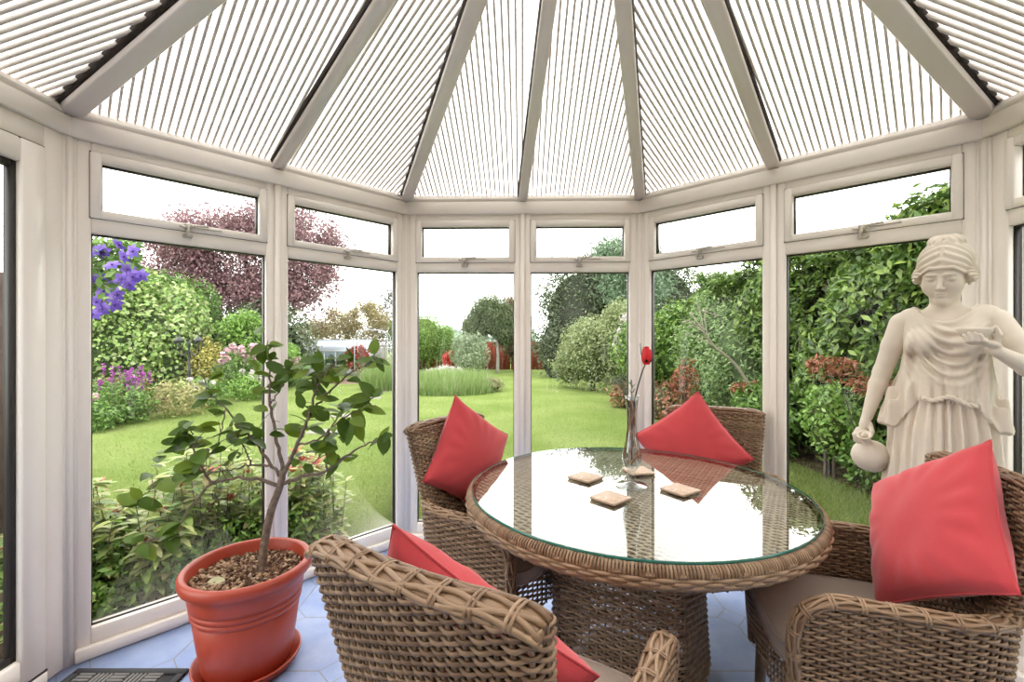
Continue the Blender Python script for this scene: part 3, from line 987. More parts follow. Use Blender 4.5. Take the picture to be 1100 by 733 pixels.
mb = MB(); box(mb, -0.2, 0.2, -0.2, 0.2, 0.0, 0.03, 0.005, Mr)
DKF = simple('dark_frame', (0.09, 0.06, 0.04, 1), 0.7)
mb.build('base_plate', DKF, table)
mb = MB(); box(mb, -0.22, 0.22, -0.22, 0.22, 0.668, 0.70, 0.005, Mr); mb.build('top_plate', DKF, table)

# coasters
m, nt, p = mat('pale_stone_coaster')
tc = nt.nodes.new('ShaderNodeTexCoord'); nz = nt.nodes.new('ShaderNodeTexNoise'); nz.inputs['Scale'].default_value = 30; nz.inputs['Detail'].default_value = 8; nz.inputs['Distortion'].default_value = 2.0
nt.links.new(tc.outputs['Object'], nz.inputs['Vector'])
rp = nt.nodes.new('ShaderNodeValToRGB'); e = rp.color_ramp.elements
e[0].position = 0.35; e[0].color = (0.56, 0.42, 0.30, 1); e[1].position = 0.62; e[1].color = (0.66, 0.53, 0.42, 1)
x = e.new(0.5); x.color = (0.46, 0.31, 0.22, 1)
nt.links.new(nz.outputs['Fac'], rp.inputs['Fac']); nt.links.new(rp.outputs['Color'], p.inputs['Base Color']); p.inputs['Roughness'].default_value = 0.55
COAST = m
CORK = simple('cork_base', (0.10, 0.06, 0.035, 1), 0.9)
mb = MB(); box(mb, -0.05, 0.05, -0.05, 0.05, 0.003, 0.0115, 0.001)
cst = mb.build('coaster', COAST)
mb = MB(); box(mb, -0.047, 0.047, -0.047, 0.047, 0.0, 0.0032); mb.build('cork_base', CORK, cst)
zt = 0.7398 * 0.983
for i, (x, y, r_, lab) in enumerate(((0.289, 1.775, 20, 'square pale stone coaster on the glass top farthest from the statue'), (0.336, 1.54, 17, 'square pale stone coaster on the glass top nearest to us'), (0.605, 1.625, 9, 'square pale stone coaster on the glass between vase and statue'), (0.52, 1.86, -14, 'square pale stone coaster behind the glass vase'))):
    o = cst if i == 0 else copy_tree(cst)
    o.location = (x, y, zt); o.rotation_euler = (0, 0, R(45 + r_ - 20)); tag(o, lab, 'coaster', 'stone coasters on the glass table')

# vase with a rose
VX, VY = 0.447, 1.685
VGLASS = pane_mat('clear_vase_glass', (0.84, 0.86, 0.855, 1), 1.75, 2.0)
vz = empty('bud_vase', (VX, VY, zt)); tag(vz, 'slender clear glass bud vase with amber twist on the table', 'vase')
mb = MB()
prof = [(0.0, 0.0), (0.058, 0.001), (0.060, 0.003), (0.056, 0.006), (0.030, 0.010), (0.012, 0.018), (0.009, 0.028), (0.013, 0.036), (0.018, 0.044), (0.013, 0.053), (0.016, 0.060), (0.026, 0.072), (0.034, 0.095), (0.035, 0.115), (0.030, 0.145), (0.023, 0.180), (0.0185, 0.215), (0.0175, 0.245), (0.019, 0.285), (0.0225, 0.315), (0.027, 0.338), (0.0255, 0.339), (0.020, 0.315), (0.0165, 0.285), (0.015, 0.245), (0.016, 0.215), (0.0205, 0.18), (0.027, 0.145), (0.031, 0.115), (0.030, 0.095), (0.022, 0.075), (0.001, 0.066)]
lathe(mb, prof, 40, capb=False)
mb.build('glass_body', VGLASS, vz, smooth=True)
AMBER = simple('amber_glass', (0.42, 0.20, 0.085, 1), 0.12)
mb = MB()
for k in range(3):
    t = np.linspace(0, 1, 60)
    rr = np.interp(t, [0, 0.15, 0.45, 1.0], [0.012, 0.024, 0.011, 0.009])
    ph = k * 2 * pi / 3 + t * 9
    Q = np.stack([rr * np.cos(ph), rr * np.sin(ph), 0.085 + 0.235 * t], -1)
    T, N, B = frames(Q); ringtube(mb, Q, N, B, 0.0016, 0.0050, 6)
mb.build('amber_twist', AMBER, vz, smooth=True)
rose = empty('artificial_rose', (VX, VY, zt + 0.10)); tag(rose, 'single long stemmed red rose leaning out of the vase', 'flower')
mb = MB(); stem = smoothpath([(0.0, 0, 0.0), (0.003, 0, 0.12), (0.012, -0.003, 0.23), (0.034, -0.008, 0.32), (0.047, -0.01, 0.355)], 24)
tube(mb, stem, 0.0026, 8); mb.build('stem', simple('dark_green_stem', (0.03, 0.035, 0.02, 1), 0.5), rose, smooth=True)
RED = simple('rose_red', (0.62, 0.012, 0.02, 1), 0.5)
mb = MB(); bc = np.array([0.052, -0.011, 0.385])
for k, (rad, h, ph) in enumerate(((0.006, 0.028, 0), (0.010, 0.028, 1.2), (0.014, 0.026, 2.6), (0.017, 0.023, 4.0), (0.018, 0.020, 5.2))):
    na, nh = 14, 8
    V = []
    for i in range(nh + 1):
        t = i / nh
        for j in range(na + 1):
            aa = ph + (j / na - 0.5) * 4.2
            rr = rad * (0.25 + 0.9 * sin(pi * min(1, 0.12 + t * 0.62))) * (1 + 0.03 * j / na)
            V.append((rr * cos(aa), rr * sin(aa), -0.022 + t * (h + 0.022) - 0.006 * abs(j / na - 0.5) ** 2 * 4 * t))
    Q = [(i * (na + 1) + j, i * (na + 1) + j + 1, (i + 1) * (na + 1) + j + 1, (i + 1) * (na + 1) + j) for i in range(nh) for j in range(na)]
    mb.add(np.array(V) * (0.95, 0.95, 1.35) + bc, Q)
lathe(mb, [(0.001, -0.03), (0.012, -0.022), (0.0155, -0.005), (0.013, 0.012), (0.006, 0.028), (0.001, 0.034)], 14, Matrix.Translation(Vector(bc)) @ Matrix.Rotation(R(12), 4, 'Y'), capb=False)
mb.build('petals', RED, rose, smooth=True)
mb = MB()
for k in range(5):
    aa = k * 2 * pi / 5 + 0.6
    P = np.array([bc + (0, 0, -0.024)] + [bc + np.array([r_ * cos(aa), r_ * sin(aa), z]) for r_, z in ((0.014, -0.020), (0.020, -0.012 if k != 2 else 0.012), (0.024, -0.008 if k != 2 else 0.05))])
    T, N, B = frames(P); ringtube(mb, P, np.tile([cos(aa), sin(aa), 0], (4, 1)), np.tile([-sin(aa), cos(aa), 0], (4, 1)), 0.0012, np.array([0.004, 0.007, 0.004, 0.0008]), 6)
mb.build('sepals', simple('sepal_green', (0.02, 0.03, 0.018, 1), 0.6), rose, smooth=True)
fern = empty('fern_sprig', (VX, VY, zt + 0.2)); tag(fern, 'small grey green feathery sprig in the neck of the vase', 'plant')
mb = MB(); mb2 = MB()
for k in range(5):
    aa = rng.uniform(0, 2 * pi); dx = np.array([cos(aa) * 0.03 - 0.012, sin(aa) * 0.03, 0])
    P = smoothpath([(0, 0, 0), dx * 0.2 + (0, 0, 0.09), dx * 0.8 + (0, 0, 0.16), dx * 1.4 + (0, 0, 0.18 + rng.uniform(0, 0.03))], 12)
    tube(mb, P, 0.0009, 5)
    for i in range(7, len(P)):
        for s in (-1, 1):
            d = np.array([rng.normal(0, 1), rng.normal(0, 1), 0.5]); d /= np.linalg.norm(d)
            q = P[i]; tube(mb2, [q, q + d * 0.012, q + d * 0.022 + (0, 0, 0.003)], [0.0014, 0.0018, 0.0004], 4)
fs = mb.build('stems', simple('sprig_stem', (0.10, 0.11, 0.06, 1), 0.7), fern)
mb2.build('fronds', simple('sprig_green', (0.17, 0.22, 0.14, 1), 0.7), fern)

# ------------------------------------------------------------------ potted tree
PX_, PY_ = -1.04, 1.78
TERRA = simple('terracotta_plastic', (0.36, 0.046, 0.021, 1), 0.40, noise=0.06, nscale=6)
pot = empty('potted_lemon_tree', (PX_, PY_, 0)); tag(pot, 'small bare-stemmed citrus tree in a large terracotta plastic pot on a saucer', 'potted plant')
mb = MB()
lathe(mb, [(0.0, 0.004), (0.150, 0.004), (0.178, 0.010), (0.186, 0.034), (0.1905, 0.036), (0.190, 0.040), (0.184, 0.041), (0.172, 0.016), (0.0, 0.014)], 64)
mb.build('saucer', TERRA, pot, smooth=True)
mb = MB()
lathe(mb, [(0.0, 0.016), (0.150, 0.016), (0.155, 0.022), (0.172, 0.13), (0.186, 0.235), (0.1845, 0.2365), (0.1895, 0.2395), (0.192, 0.247), (0.192, 0.256), (0.187, 0.259), (0.192, 0.262), (0.195, 0.270), (0.1955, 0.279), (0.1905, 0.282), (0.1955, 0.285), (0.199, 0.30), (0.200, 0.318), (0.2025, 0.348), (0.214, 0.352), (0.2275, 0.360), (0.231, 0.374), (0.231, 0.388), (0.226, 0.398), (0.218, 0.4015), (0.208, 0.400), (0.203, 0.392), (0.198, 0.33), (0.18, 0.20)], 72)
mb.build('pot', TERRA, pot, smooth=True)
m, nt, p = mat('dry_potting_soil')
tc = nt.nodes.new('ShaderNodeTexCoord'); vo = nt.nodes.new('ShaderNodeTexNoise'); vo.inputs['Scale'].default_value = 55; vo.inputs['Detail'].default_value = 10; vo.inputs['Roughness'].default_value = 0.75
nt.links.new(tc.outputs['Object'], vo.inputs['Vector'])
rp = nt.nodes.new('ShaderNodeValToRGB'); e = rp.color_ramp.elements
e[0].position = 0.38; e[0].color = (0.035, 0.014, 0.007, 1); e[1].position = 0.66; e[1].color = (0.30, 0.16, 0.09, 1)
x = e.new(0.52); x.color = (0.11, 0.045, 0.022, 1)
nt.links.new(vo.outputs['Fac'], rp.inputs['Fac']); nt.links.new(rp.outputs['Color'], p.inputs['Base Color']); p.inputs['Roughness'].default_value = 0.95
bp = nt.nodes.new('ShaderNodeBump'); bp.inputs['Strength'].default_value = 1.0; bp.inputs['Distance'].default_value = 0.02
nt.links.new(vo.outputs['Fac'], bp.inputs['Height']); nt.links.new(bp.outputs['Normal'], p.inputs['Normal'])
SOIL = m
mb = MB()
nr, na = 26, 72
V = [(0, 0, 0.350)]
for i in range(1, nr + 1):
    r_ = 0.2035 * i / nr
    for j in range(na):
        a = 2 * pi * j / na
        V.append((r_ * cos(a), r_ * sin(a), 0.350 + 0.006 * sin(9 * r_ * 10 + a * 3) * (1 - i / nr) + rng.normal(0, 0.0035) * (i < nr)))
Fs = [(0, 1 + j, 1 + (j + 1) % na) for j in range(na)]
Fs += [(1 + (i - 1) * na + j, 1 + i * na + j, 1 + i * na + (j + 1) % na, 1 + (i - 1) * na + (j + 1) % na) for i in range(1, nr) for j in range(na)]
mb.add(V, Fs)
so = mb.build('soil', SOIL, pot, smooth=True)
CHIP = island('bark_chips', [(0.05, 0.02, 0.01, 1), (0.20, 0.10, 0.055, 1), (0.42, 0.28, 0.17, 1), (0.12, 0.05, 0.025, 1), (0.50, 0.38, 0.26, 1)], 0.9)
mb = MB()
for k in range(900):
    a = rng.uniform(0, 2 * pi); r_ = 0.198 * sqrt(rng.uniform(0, 1))
    if r_ < 0.02: continue
    s = rng.uniform(0.003, 0.008) * (1.6 if cos(a + 2.5) > 0.3 and r_ > 0.09 else 1)
    M = Matrix.Translation((r_ * cos(a), r_ * sin(a), 0.352 + rng.uniform(0, 0.006))) @ Matrix.Rotation(rng.uniform(0, pi), 4, 'Z') @ Matrix.Rotation(rng.normal(0, 0.5), 4, 'X') @ Matrix.Rotation(rng.normal(0, 0.5), 4, 'Y')
    box(mb, -s, s, -s * 0.7, s * 0.7, -s * 0.35, s * 0.35, s * 0.15, M)
o = mb.build('bark_chips', CHIP, so); o['kind'] = 'stuff'

BARK = simple('grey_brown_bark', (0.16, 0.115, 0.085, 1), 0.85, noise=0.35, nscale=60, bump=0.5, bscale=120)
def Pl(px, py, dy=0.0):
    w = W(px, py, PY_ + 0.02 + dy); return w - np.array([PX_, PY_, 0])
tb = MB()
trunk = smoothpath([Pl(282, 622), Pl(284, 585), Pl(291, 550), Pl(301, 522), Pl(304, 505)], 30)
trunk[0] = Pl(282, 622); 
tube(tb, trunk, np.linspace(0.0165, 0.0125, len(trunk)), 12)
tb.build('trunk', BARK, pot, smooth=True)
BR_ = [
    # points (px,py,dy), radius start, end
    ([(304, 505, 0), (297, 470, 0.03), (290, 435, 0.05), (290, 400, 0.03), (287, 372, 0.0)], 0.008, 0.0022),
    ([(303, 512, 0), (318, 480, -0.03), (332, 448, -0.06), (338, 420, -0.05), (342, 400, -0.07)], 0.009, 0.0025),
    ([(302, 520, 0), (325, 512, 0.02), (352, 505, 0.0), (372, 490, -0.03), (392, 478, -0.05), (408, 474, -0.05)], 0.008, 0.002),
    ([(300, 522, 0), (280, 516, -0.02), (255, 514, -0.05), (228, 520, -0.08), (204, 545, -0.12), (190, 575, -0.14)], 0.0085, 0.002),
    ([(300, 512, 0), (285, 490, 0.03), (262, 462, 0.05), (243, 440, 0.06), (228, 425, 0.05)], 0.007, 0.002),
    ([(292, 500, 0.01), (270, 500, 0.06), (245, 505, 0.08), (215, 508, 0.06)], 0.005, 0.0018),
    ([(332, 448, -0.06), (350, 425, -0.03), (372, 405, 0.0), (392, 392, 0.02), (406, 384, 0.03)], 0.005, 0.0018),
    ([(338, 420, -0.05), (352, 400, -0.1), (362, 388, -0.12)], 0.004, 0.0018),
    ([(352, 505, 0.0), (350, 470, 0.04), (368, 445, 0.05), (378, 430, 0.06)], 0.0045, 0.0018),
    ([(318, 480, -0.03), (345, 470, -0.06), (362, 455, -0.1), (385, 440, -0.1), (396, 430, -0.1)], 0.0045, 0.0018),
    ([(228, 520, -0.08), (214, 497, -0.1), (207, 480, -0.11), (206, 462, -0.12)], 0.005, 0.002),
    ([(214, 505, -0.1), (190, 510, -0.1), (168, 522, -0.12), (146, 540, -0.13)], 0.004, 0.0015),
    ([(190, 575, -0.14), (170, 578, -0.15), (152, 584, -0.16)], 0.003, 0.0015),
    ([(243, 440, 0.06), (236, 470, 0.02), (228, 486, 0.0)], 0.003, 0.0015),
    ([(270, 500, 0.06), (262, 480, 0.04), (250, 462, 0.02)], 0.004, 0.0015),
    ([(290, 435, 0.05), (302, 415, 0.07), (312, 398, 0.07)], 0.003, 0.0015),
    ([(325, 512, 0.02), (342, 492, 0.08), (352, 480, 0.1)], 0.003, 0.0015),
    ([(228, 425, 0.05), (222, 412, 0.05), (238, 402, 0.03)], 0.002, 0.0015),
]
bb = MB(); ends = []
for pts, r0, r1 in BR_:
    Q = smoothpath([Pl(*p) for p in pts], 26)
    Q[1:-1] += rng.normal(0, 0.0025, (len(Q) - 2, 3))
    tube(bb, Q, np.linspace(r0, r1, len(Q)), 7); ends.append(Q)
bb.build('branches', BARK, pot, smooth=True)

def leaf_blade(mb, base, d, up_, L, wd, droop=0.25, fold=0.25):
    """pointed oval leaf with folded midrib, 3 verts across, 7 along"""
    d = d / np.linalg.norm(d); s = np.cross(d, up_); s /= np.linalg.norm(s) + 1e-9; n = np.cross(s, d)
    V = []
    t = np.linspace(0, 1, 8)
    wv = wd / 2 * np.sin(pi * t ** 0.8) ** 0.75
    for k in range(8):
        c = base + d * L * t[k] - n * droop * L * t[k] ** 2
        V += [c - s * wv[k] + n * wv[k] * fold, c, c + s * wv[k] + n * wv[k] * fold]
    Q = []
    for k in range(7):
        Q += [(3 * k, 3 * k + 1, 3 * k + 4, 3 * k + 3), (3 * k + 1, 3 * k + 2, 3 * k + 5, 3 * k + 4)]
    mb.add(V, Q)
LEMON = island('citrus_leaves', [(0.045, 0.092, 0.010, 1), (0.085, 0.150, 0.018, 1), (0.062, 0.118, 0.020, 1), (0.16, 0.235, 0.022, 1), (0.054, 0.104, 0.012, 1)], 0.42, 0.30, spec=0.22)
lf = MB()
def lleaf(p, L=None, dirv=None):
    L = L or rng.uniform(0.055, 0.092)
    d = dirv if dirv is not None else np.array([rng.normal(0, 1), rng.normal(0, 0.8), rng.normal(0.1, 0.5)])
    u = np.array([rng.normal(0, 0.35), -0.55 + rng.normal(0, 0.4), 0.8])
    leaf_blade(lf, p, np.asarray(d, float), u, L, L * rng.uniform(0.5, 0.64), rng.uniform(0.05, 0.4), rng.uniform(0.05, 0.35))
clusters = [(285, 368, 0.0, 4, 12), (287, 388, 0.02, 6, 10), (275, 400, 0.03, 2, 8), (338, 402, -0.06, 8, 18), (350, 395, -0.1, 7, 16), (330, 412, -0.05, 5, 14), (372, 400, 0, 3, 8), (404, 384, 0.03, 3, 7), (398, 392, 0.02, 2, 6),
            (205, 462, -0.12, 5, 9), (207, 474, -0.11, 7, 14), (190, 478, -0.11, 4, 10), (170, 500, -0.1, 3, 9), (180, 515, -0.12, 4, 9), (205, 510, -0.1, 3, 9), (212, 492, -0.1, 3, 10),
            (152, 540, -0.13, 3, 7), (240, 445, 0.06, 4, 10), (232, 425, 0.05, 3, 9), (258, 460, 0.04, 5, 12), (268, 470, 0.04, 4, 10), (250, 478, 0.02, 4, 12), (284, 470, 0.03, 4, 10), (268, 440, 0.05, 2, 8),
            (330, 440, -0.06, 4, 9), (348, 452, -0.06, 3, 9), (372, 440, -0.1, 5, 12), (388, 440, -0.1, 5, 11), (378, 455, -0.08, 4, 10), (396, 430, -0.1, 3, 8), (368, 470, -0.06, 3, 8), (362, 485, -0.03, 3, 7), (345, 478, 0.05, 4, 10), (335, 470, 0.04, 3, 9), (320, 495, 0.04, 3, 10), (308, 455, 0.05, 2, 8), (300, 412, 0.06, 3, 8), (312, 398, 0.07, 2, 6), (365, 495, 0, 3, 8), (180, 575, -0.14, 3, 8), (275, 420, 0.04, 2, 6)]
for (px, py, dy, k, sp) in clusters:
    for q in range(k):
        lleaf(Pl(px + rng.normal(0, sp * 0.5), py + rng.normal(0, sp * 0.45), dy + rng.normal(0, 0.03)))
# distinct big leaves
lleaf(Pl(413, 466, -0.05), 0.085, (-0.12, -0.2, -1)); lleaf(Pl(413, 466, -0.05), 0.08, (0.05, 0.2, -0.9))
lleaf(Pl(378, 452, -0.12), 0.10, (-0.35, -0.1, -1)); lleaf(Pl(368, 448, -0.12), 0.09, (0.1, -0.1, -1))
lleaf(Pl(198, 560, -0.13), 0.12, (-1, 0.1, -0.55)); lleaf(Pl(196, 566, -0.13), 0.11, (-1, -0.2, -0.35)); lleaf(Pl(186, 472, -0.11), 0.10, (0.9, -0.3, 0.1)); lleaf(Pl(188, 500, -0.11), 0.10, (1, -0.3, -0.1))
twm = MB()
for Q in ends:
    for k in range(5):
        i = rng.integers(len(Q) // 3, len(Q) - 1); d = rng.normal(0, 1, 3) * (1, 0.7, 0.8) + (0, 0, 0.3); d /= np.linalg.norm(d)
        l = rng.uniform(0.03, 0.08); tw = smoothpath([Q[i], Q[i] + d * l * 0.5 + (0, 0, 0.004), Q[i] + d * l], 6); tube(twm, tw, np.linspace(0.0019, 0.0011, len(tw)), 5)
        if k < 2: lleaf(tw[-1], rng.uniform(0.05, 0.08))
twm.build('twigs', BARK, pot)['kind'] = 'stuff'
for Q in ends:
    for k in range(3):
        lleaf(Q[-1] + rng.normal(0, 0.006, 3))
o = lf.build('leaves', LEMON, pot, smooth=True); o['kind'] = 'stuff'
dl = MB(); leaf_blade(dl, np.array([-0.105, -0.085, 0.362]), np.array([0.9, 0.3, 0.1]), np.array([0, -0.3, 1.0]), 0.06, 0.042, 0.1, 0.1)
tag(dl.build('fallen_leaf', simple('dry_leaf', (0.36, 0.34, 0.18, 1), 0.6), None, smooth=True), 'single dry olive leaf lying on the soil of the terracotta pot', 'leaf').location = (PX_, PY_, 0)

# ------------------------------------------------------------------ doormat
mat_root = empty('doormat', (-1.455, 1.42, 0)); tag(mat_root, 'black rubber doormat with grey ribbed basket pattern on the blue tiles', 'doormat')
mb = MB(); hx, hy = 0.215, 0.318
for (x0, x1, y0, y1) in ((-hx, hx, hy - 0.028, hy), (-hx, hx, -hy, -hy + 0.028), (-hx, -hx + 0.028, -hy + 0.028, hy - 0.028), (hx - 0.028, hx, -hy + 0.028, hy - 0.028)):
    box(mb, x0, x1, y0, y1, 0.001, 0.012, 0.003)
box(mb, -hx + 0.01, hx - 0.01, -hy + 0.01, hy - 0.01, 0.0005, 0.006)
mb.build('rubber_base', simple('mat_rubber', (0.02, 0.02, 0.022, 1), 0.7), mat_root)
mb = MB(); cell = 0.0655
for i in range(6):
    for j in range(8):
        x = -hx + 0.032 + i * cell * 0.98; y = -hy + 0.032 + j * cell * 1.13
        if x + cell > hx - 0.02 or y + cell > hy - 0.015: continue
        for k in range(4):
            t = 0.006 + k * 0.0155
            if (i + j) % 2: box(mb, x + 0.003, x + cell - 0.004, y + t, y + t + 0.0105, 0.005, 0.0105, 0.002)
            else: box(mb, x + t, x + t + 0.0105, y + 0.003, y + cell + 0.003, 0.005, 0.0105, 0.002)
o = mb.build('grey_pile_ribs', simple('mat_pile', (0.20, 0.19, 0.18, 1), 0.95, bump=0.4, bscale=500), mat_root)

# ------------------------------------------------------------------ statue
STONE = simple('cream_cast_stone', (0.70, 0.62, 0.525, 1), 0.55, noise=0.05, nscale=9, bump=0.06, bscale=140, spec=0.3)
st = empty('garden_statue', (1.571, 1.638, 0), R(-43.8)); tag(st, 'cream stone statue of a draped woman holding a jug and a shallow bowl', 'statue')

def smin(a, b, k):
    h = np.clip(0.5 + 0.5 * (b - a) / k, 0, 1)
    return b + (a - b) * h - k * h * (1 - h)
def smax(a, b, k): return -smin(-a, -b, k)
def ell(X, Y, Z, c, r):
    x, y, z = (X - c[0]) / r[0], (Y - c[1]) / r[1], (Z - c[2]) / r[2]
    k0 = np.sqrt(x * x + y * y + z * z); k1 = np.sqrt((x / r[0]) ** 2 + (y / r[1]) ** 2 + (z / r[2]) ** 2)
    return k0 * (k0 - 1) / (k1 + 1e-9)
def cap(X, Y, Z, a, b, ra, rb):
    a = np.array(a, float); b = np.array(b, float); ba = b - a; L2 = (ba ** 2).sum()
    h = np.clip(((X - a[0]) * ba[0] + (Y - a[1]) * ba[1] + (Z - a[2]) * ba[2]) / L2, 0, 1)
    return np.sqrt((X - a[0] - ba[0] * h) ** 2 + (Y - a[1] - ba[1] * h) ** 2 + (Z - a[2] - ba[2] * h) ** 2) - (ra + (rb - ra) * h)
def rotpt(X, Y, Z, piv, ax, ay, az):
    """inverse-rotate the sample points about piv (tilt ax about x, ay about y, az about z)"""
    x, y, z = X - piv[0], Y - piv[1], Z - piv[2]
    c, s = cos(-az), sin(-az); x, y = c * x - s * y, s * x + c * y
    c, s = cos(-ay), sin(-ay); x, z = c * x + s * z, -s * x + c * z
    c, s = cos(-ax), sin(-ax); y, z = c * y - s * z, s * y + c * z
    return x + piv[0], y + piv[1], z + piv[2]
NECK = (0.0, 0.02, 1.415)
HT = (R(14), R(2), R(-7))      # head nods down (towards -y), turns a little

def head_sdf(X, Y, Z):
    X, Y, Z = rotpt(X, Y, Z, NECK, *HT)
    ax = np.abs(X)
    d = ell(X, Y, Z, (0, 0.018, 1.545), (0.066, 0.086, 0.082))
    d = smin(d, ell(X, Y, Z, (0, -0.012, 1.487), (0.048, 0.060, 0.076)), 0.03)
    d = smin(d, ell(X, Y, Z, (0, -0.052, 1.428), (0.020, 0.018, 0.016)), 0.022)      # chin
    d = smin(d, ell(ax, Y, Z, (0.030, -0.042, 1.482), (0.021, 0.022, 0.024)), 0.03)  # cheeks
    d = smax(d, -ell(ax, Y, Z, (0.026, -0.083, 1.512), (0.017, 0.016, 0.0105)), 0.014)  # sockets
    d = smin(d, ell(ax, Y, Z, (0.026, -0.0625, 1.5105), (0.0135, 0.0105, 0.0085)), 0.003)  # lids
    d = smax(d, -ell(ax, Y, Z, (0.026, -0.0745, 1.5075), (0.0125, 0.0035, 0.0012)), 0.002)
    d = smin(d, cap(ax, Y, Z, (0.012, -0.078, 1.527), (0.040, -0.064, 1.525), 0.004, 0.003), 0.010)  # brow
    d = smin(d, cap(X, Y, Z, (0, -0.074, 1.521), (0, -0.092, 1.482), 0.0052, 0.0082), 0.008)       # nose
    d = smin(d, ell(ax, Y, Z, (0.008, -0.082, 1.479), (0.0062, 0.007, 0.0055)), 0.004)
    d = smin(d, ell(X, Y, Z, (0, -0.0735, 1.4605), (0.0175, 0.0075, 0.0042)), 0.004)   # lips
    d = smin(d, ell(X, Y, Z, (0, -0.0725, 1.4525), (0.0145, 0.0075, 0.0046)), 0.004)
    d = smax(d, -ell(X, Y, Z, (0, -0.081, 1.4568), (0.017, 0.004, 0.0011)), 0.0015)
    d = smin(d, ell(ax, Y, Z, (0.064, 0.012, 1.495), (0.007, 0.014, 0.022)), 0.006)     # ears
    return d

SHL = (-0.118, 0.012, 1.335); ELL_ = (-0.178, 0.02, 1.150); WRL = (-0.222, -0.012, 0.972)
SHR = (0.128, 0.012, 1.338); ELR = (0.222, -0.055, 1.165); WRR = (0.122, -0.155, 1.236)
def figure_sdf(X, Y, Z):
    d = head_sdf(X, Y, Z)
    d = smin(d, cap(X, Y, Z, (0, 0.025, 1.36), (0, 0.012, 1.47), 0.044, 0.038), 0.028)   # neck
    t = ell(X, Y, Z, (0, 0.022, 1.315), (0.118, 0.056, 0.070))
    t = smin(t, cap(X, Y, Z, (-0.11, 0.02, 1.345), (0.118, 0.02, 1.348), 0.033, 0.033), 0.03)
    t = smin(t, cap(X, Y, Z, (0, 0.02, 1.30), (0, 0.02, 0.95), 0.085, 0.09), 0.03)
    d = smin(d, t, 0.03)
    # arms
    for (sh, el, wr) in ((SHL, ELL_, WRL), (SHR, ELR, WRR)):
        s = np.array(sh); e = np.array(el); w = np.array(wr)
        u = s + (e - s) * 0.45; f = e + (w - e) * 0.3
        a = smin(cap(X, Y, Z, s, u, 0.041, 0.037), cap(X, Y, Z, u, e, 0.037, 0.029), 0.01)
        b = smin(cap(X, Y, Z, e, f, 0.029, 0.0295), cap(X, Y, Z, f, w, 0.0295, 0.0185), 0.01)
        d = smin(d, smin(a, b, 0.012), 0.014)
    # hand on the jug: palm, four curled fingers and thumb
    d = smin(d, ell(X, Y, Z, (-0.229, -0.020, 0.938), (0.018, 0.026, 0.032)), 0.012)
    for i, (dx, l) in enumerate(((-0.022, 0), (-0.013, 0.004), (-0.003, 0.003), (0.008, -0.002))):
        p0 = (-0.234 + dx * 0.7, -0.030, 0.922); p1 = (-0.236 + dx, -0.046, 0.900 - l); p2 = (-0.234 + dx, -0.044, 0.876 - l)
        d = smin(d, smin(cap(X, Y, Z, p0, p1, 0.0082, 0.0076), cap(X, Y, Z, p1, p2, 0.0076, 0.0062), 0.003), 0.003)
    d = smin(d, smin(cap(X, Y, Z, (-0.213, -0.024, 0.945), (-0.204, -0.044, 0.920), 0.0095, 0.008), cap(X, Y, Z, (-0.204, -0.044, 0.920), (-0.208, -0.056, 0.900), 0.008, 0.0065), 0.003), 0.004)
    # hand under the bowl
    d = smin(d, ell(*rotpt(X, Y, Z, (0.098, -0.172, 1.262), 0, R(14), R(20)), (0.098, -0.172, 1.262), (0.034, 0.023, 0.012)), 0.012)
    for i in range(4):
        dx = -0.0125 * i; l = (0, 0.005, 0.004, -0.002)[i]
        p0 = (0.100 + dx, -0.188, 1.263); p1 = (0.088 + dx, -0.213, 1.271); p2 = (0.081 + dx, -0.2165, 1.290 + l)
        d = smin(d, smin(cap(X, Y, Z, p0, p1, 0.0078, 0.0068), cap(X, Y, Z, p1, p2, 0.0068, 0.0054), 0.003), 0.002)
    d = smin(d, smin(cap(X, Y, Z, (0.118, -0.170, 1.266), (0.124, -0.182, 1.290), 0.009, 0.0078), cap(X, Y, Z, (0.124, -0.182, 1.290), (0.116, -0.186, 1.314), 0.0078, 0.006), 0.003), 0.004)
    return d

def hair_sdf(X, Y, Z):
    X, Y, Z = rotpt(X, Y, Z, NECK, *HT)
    ax = np.abs(X)
    wav = np.sin(30 * np.arctan2(Z - 1.50, -(Y - 0.03)) + 2.5 * np.sin(38 * ax))
    d = ell(X, Y, Z, (0, 0.026, 1.555), (0.076, 0.096, 0.083))
    d = smin(d, ell(ax, Y, Z, (0.069, 0.004, 1.513), (0.019, 0.046, 0.028)), 0.014)
    d = smin(d, ell(X, Y, Z, (0, 0.088, 1.50), (0.060, 0.035, 0.045)), 0.02)
    d = d - 0.0030 * wav
    d = smax(d, -(ax * 0.55 + 0.0 * Z - 0.0) * 1.0 + 0.0 * d - 0.2, 0.001)
    d = smin(d, smax(ell(X, Y, Z, (0, 0.035, 1.630), (0.050, 0.052, 0.028)), -ell(X, Y, Z, (0, 0.03, 1.660), (0.024, 0.028, 0.012)), 0.006) - 0.002 * np.sin(14 * np.arctan2(Y - 0.04, X) + 160 * Z), 0.008)
    # parting
    d = smax(d, -cap(X, Y, Z, (0, -0.078, 1.575), (0, -0.01, 1.642), 0.004, 0.004), 0.006)
    # face opening
    hl = 1.548 - 0.052 * np.clip((ax - 0.030) / 0.05, 0, 1) ** 1.3 - 0.9 * np.clip(Y + 0.03, 0, 0.08)
    d = smax(d, hl - Z, 0.006)
    band = smax(ell(X, Y, Z, (0, 0.014, 1.545), (0.0745, 0.0935, 0.10)), np.abs(Z - hl - 0.002) - 0.0055, 0.003)
    return smin(d, band, 0.003)

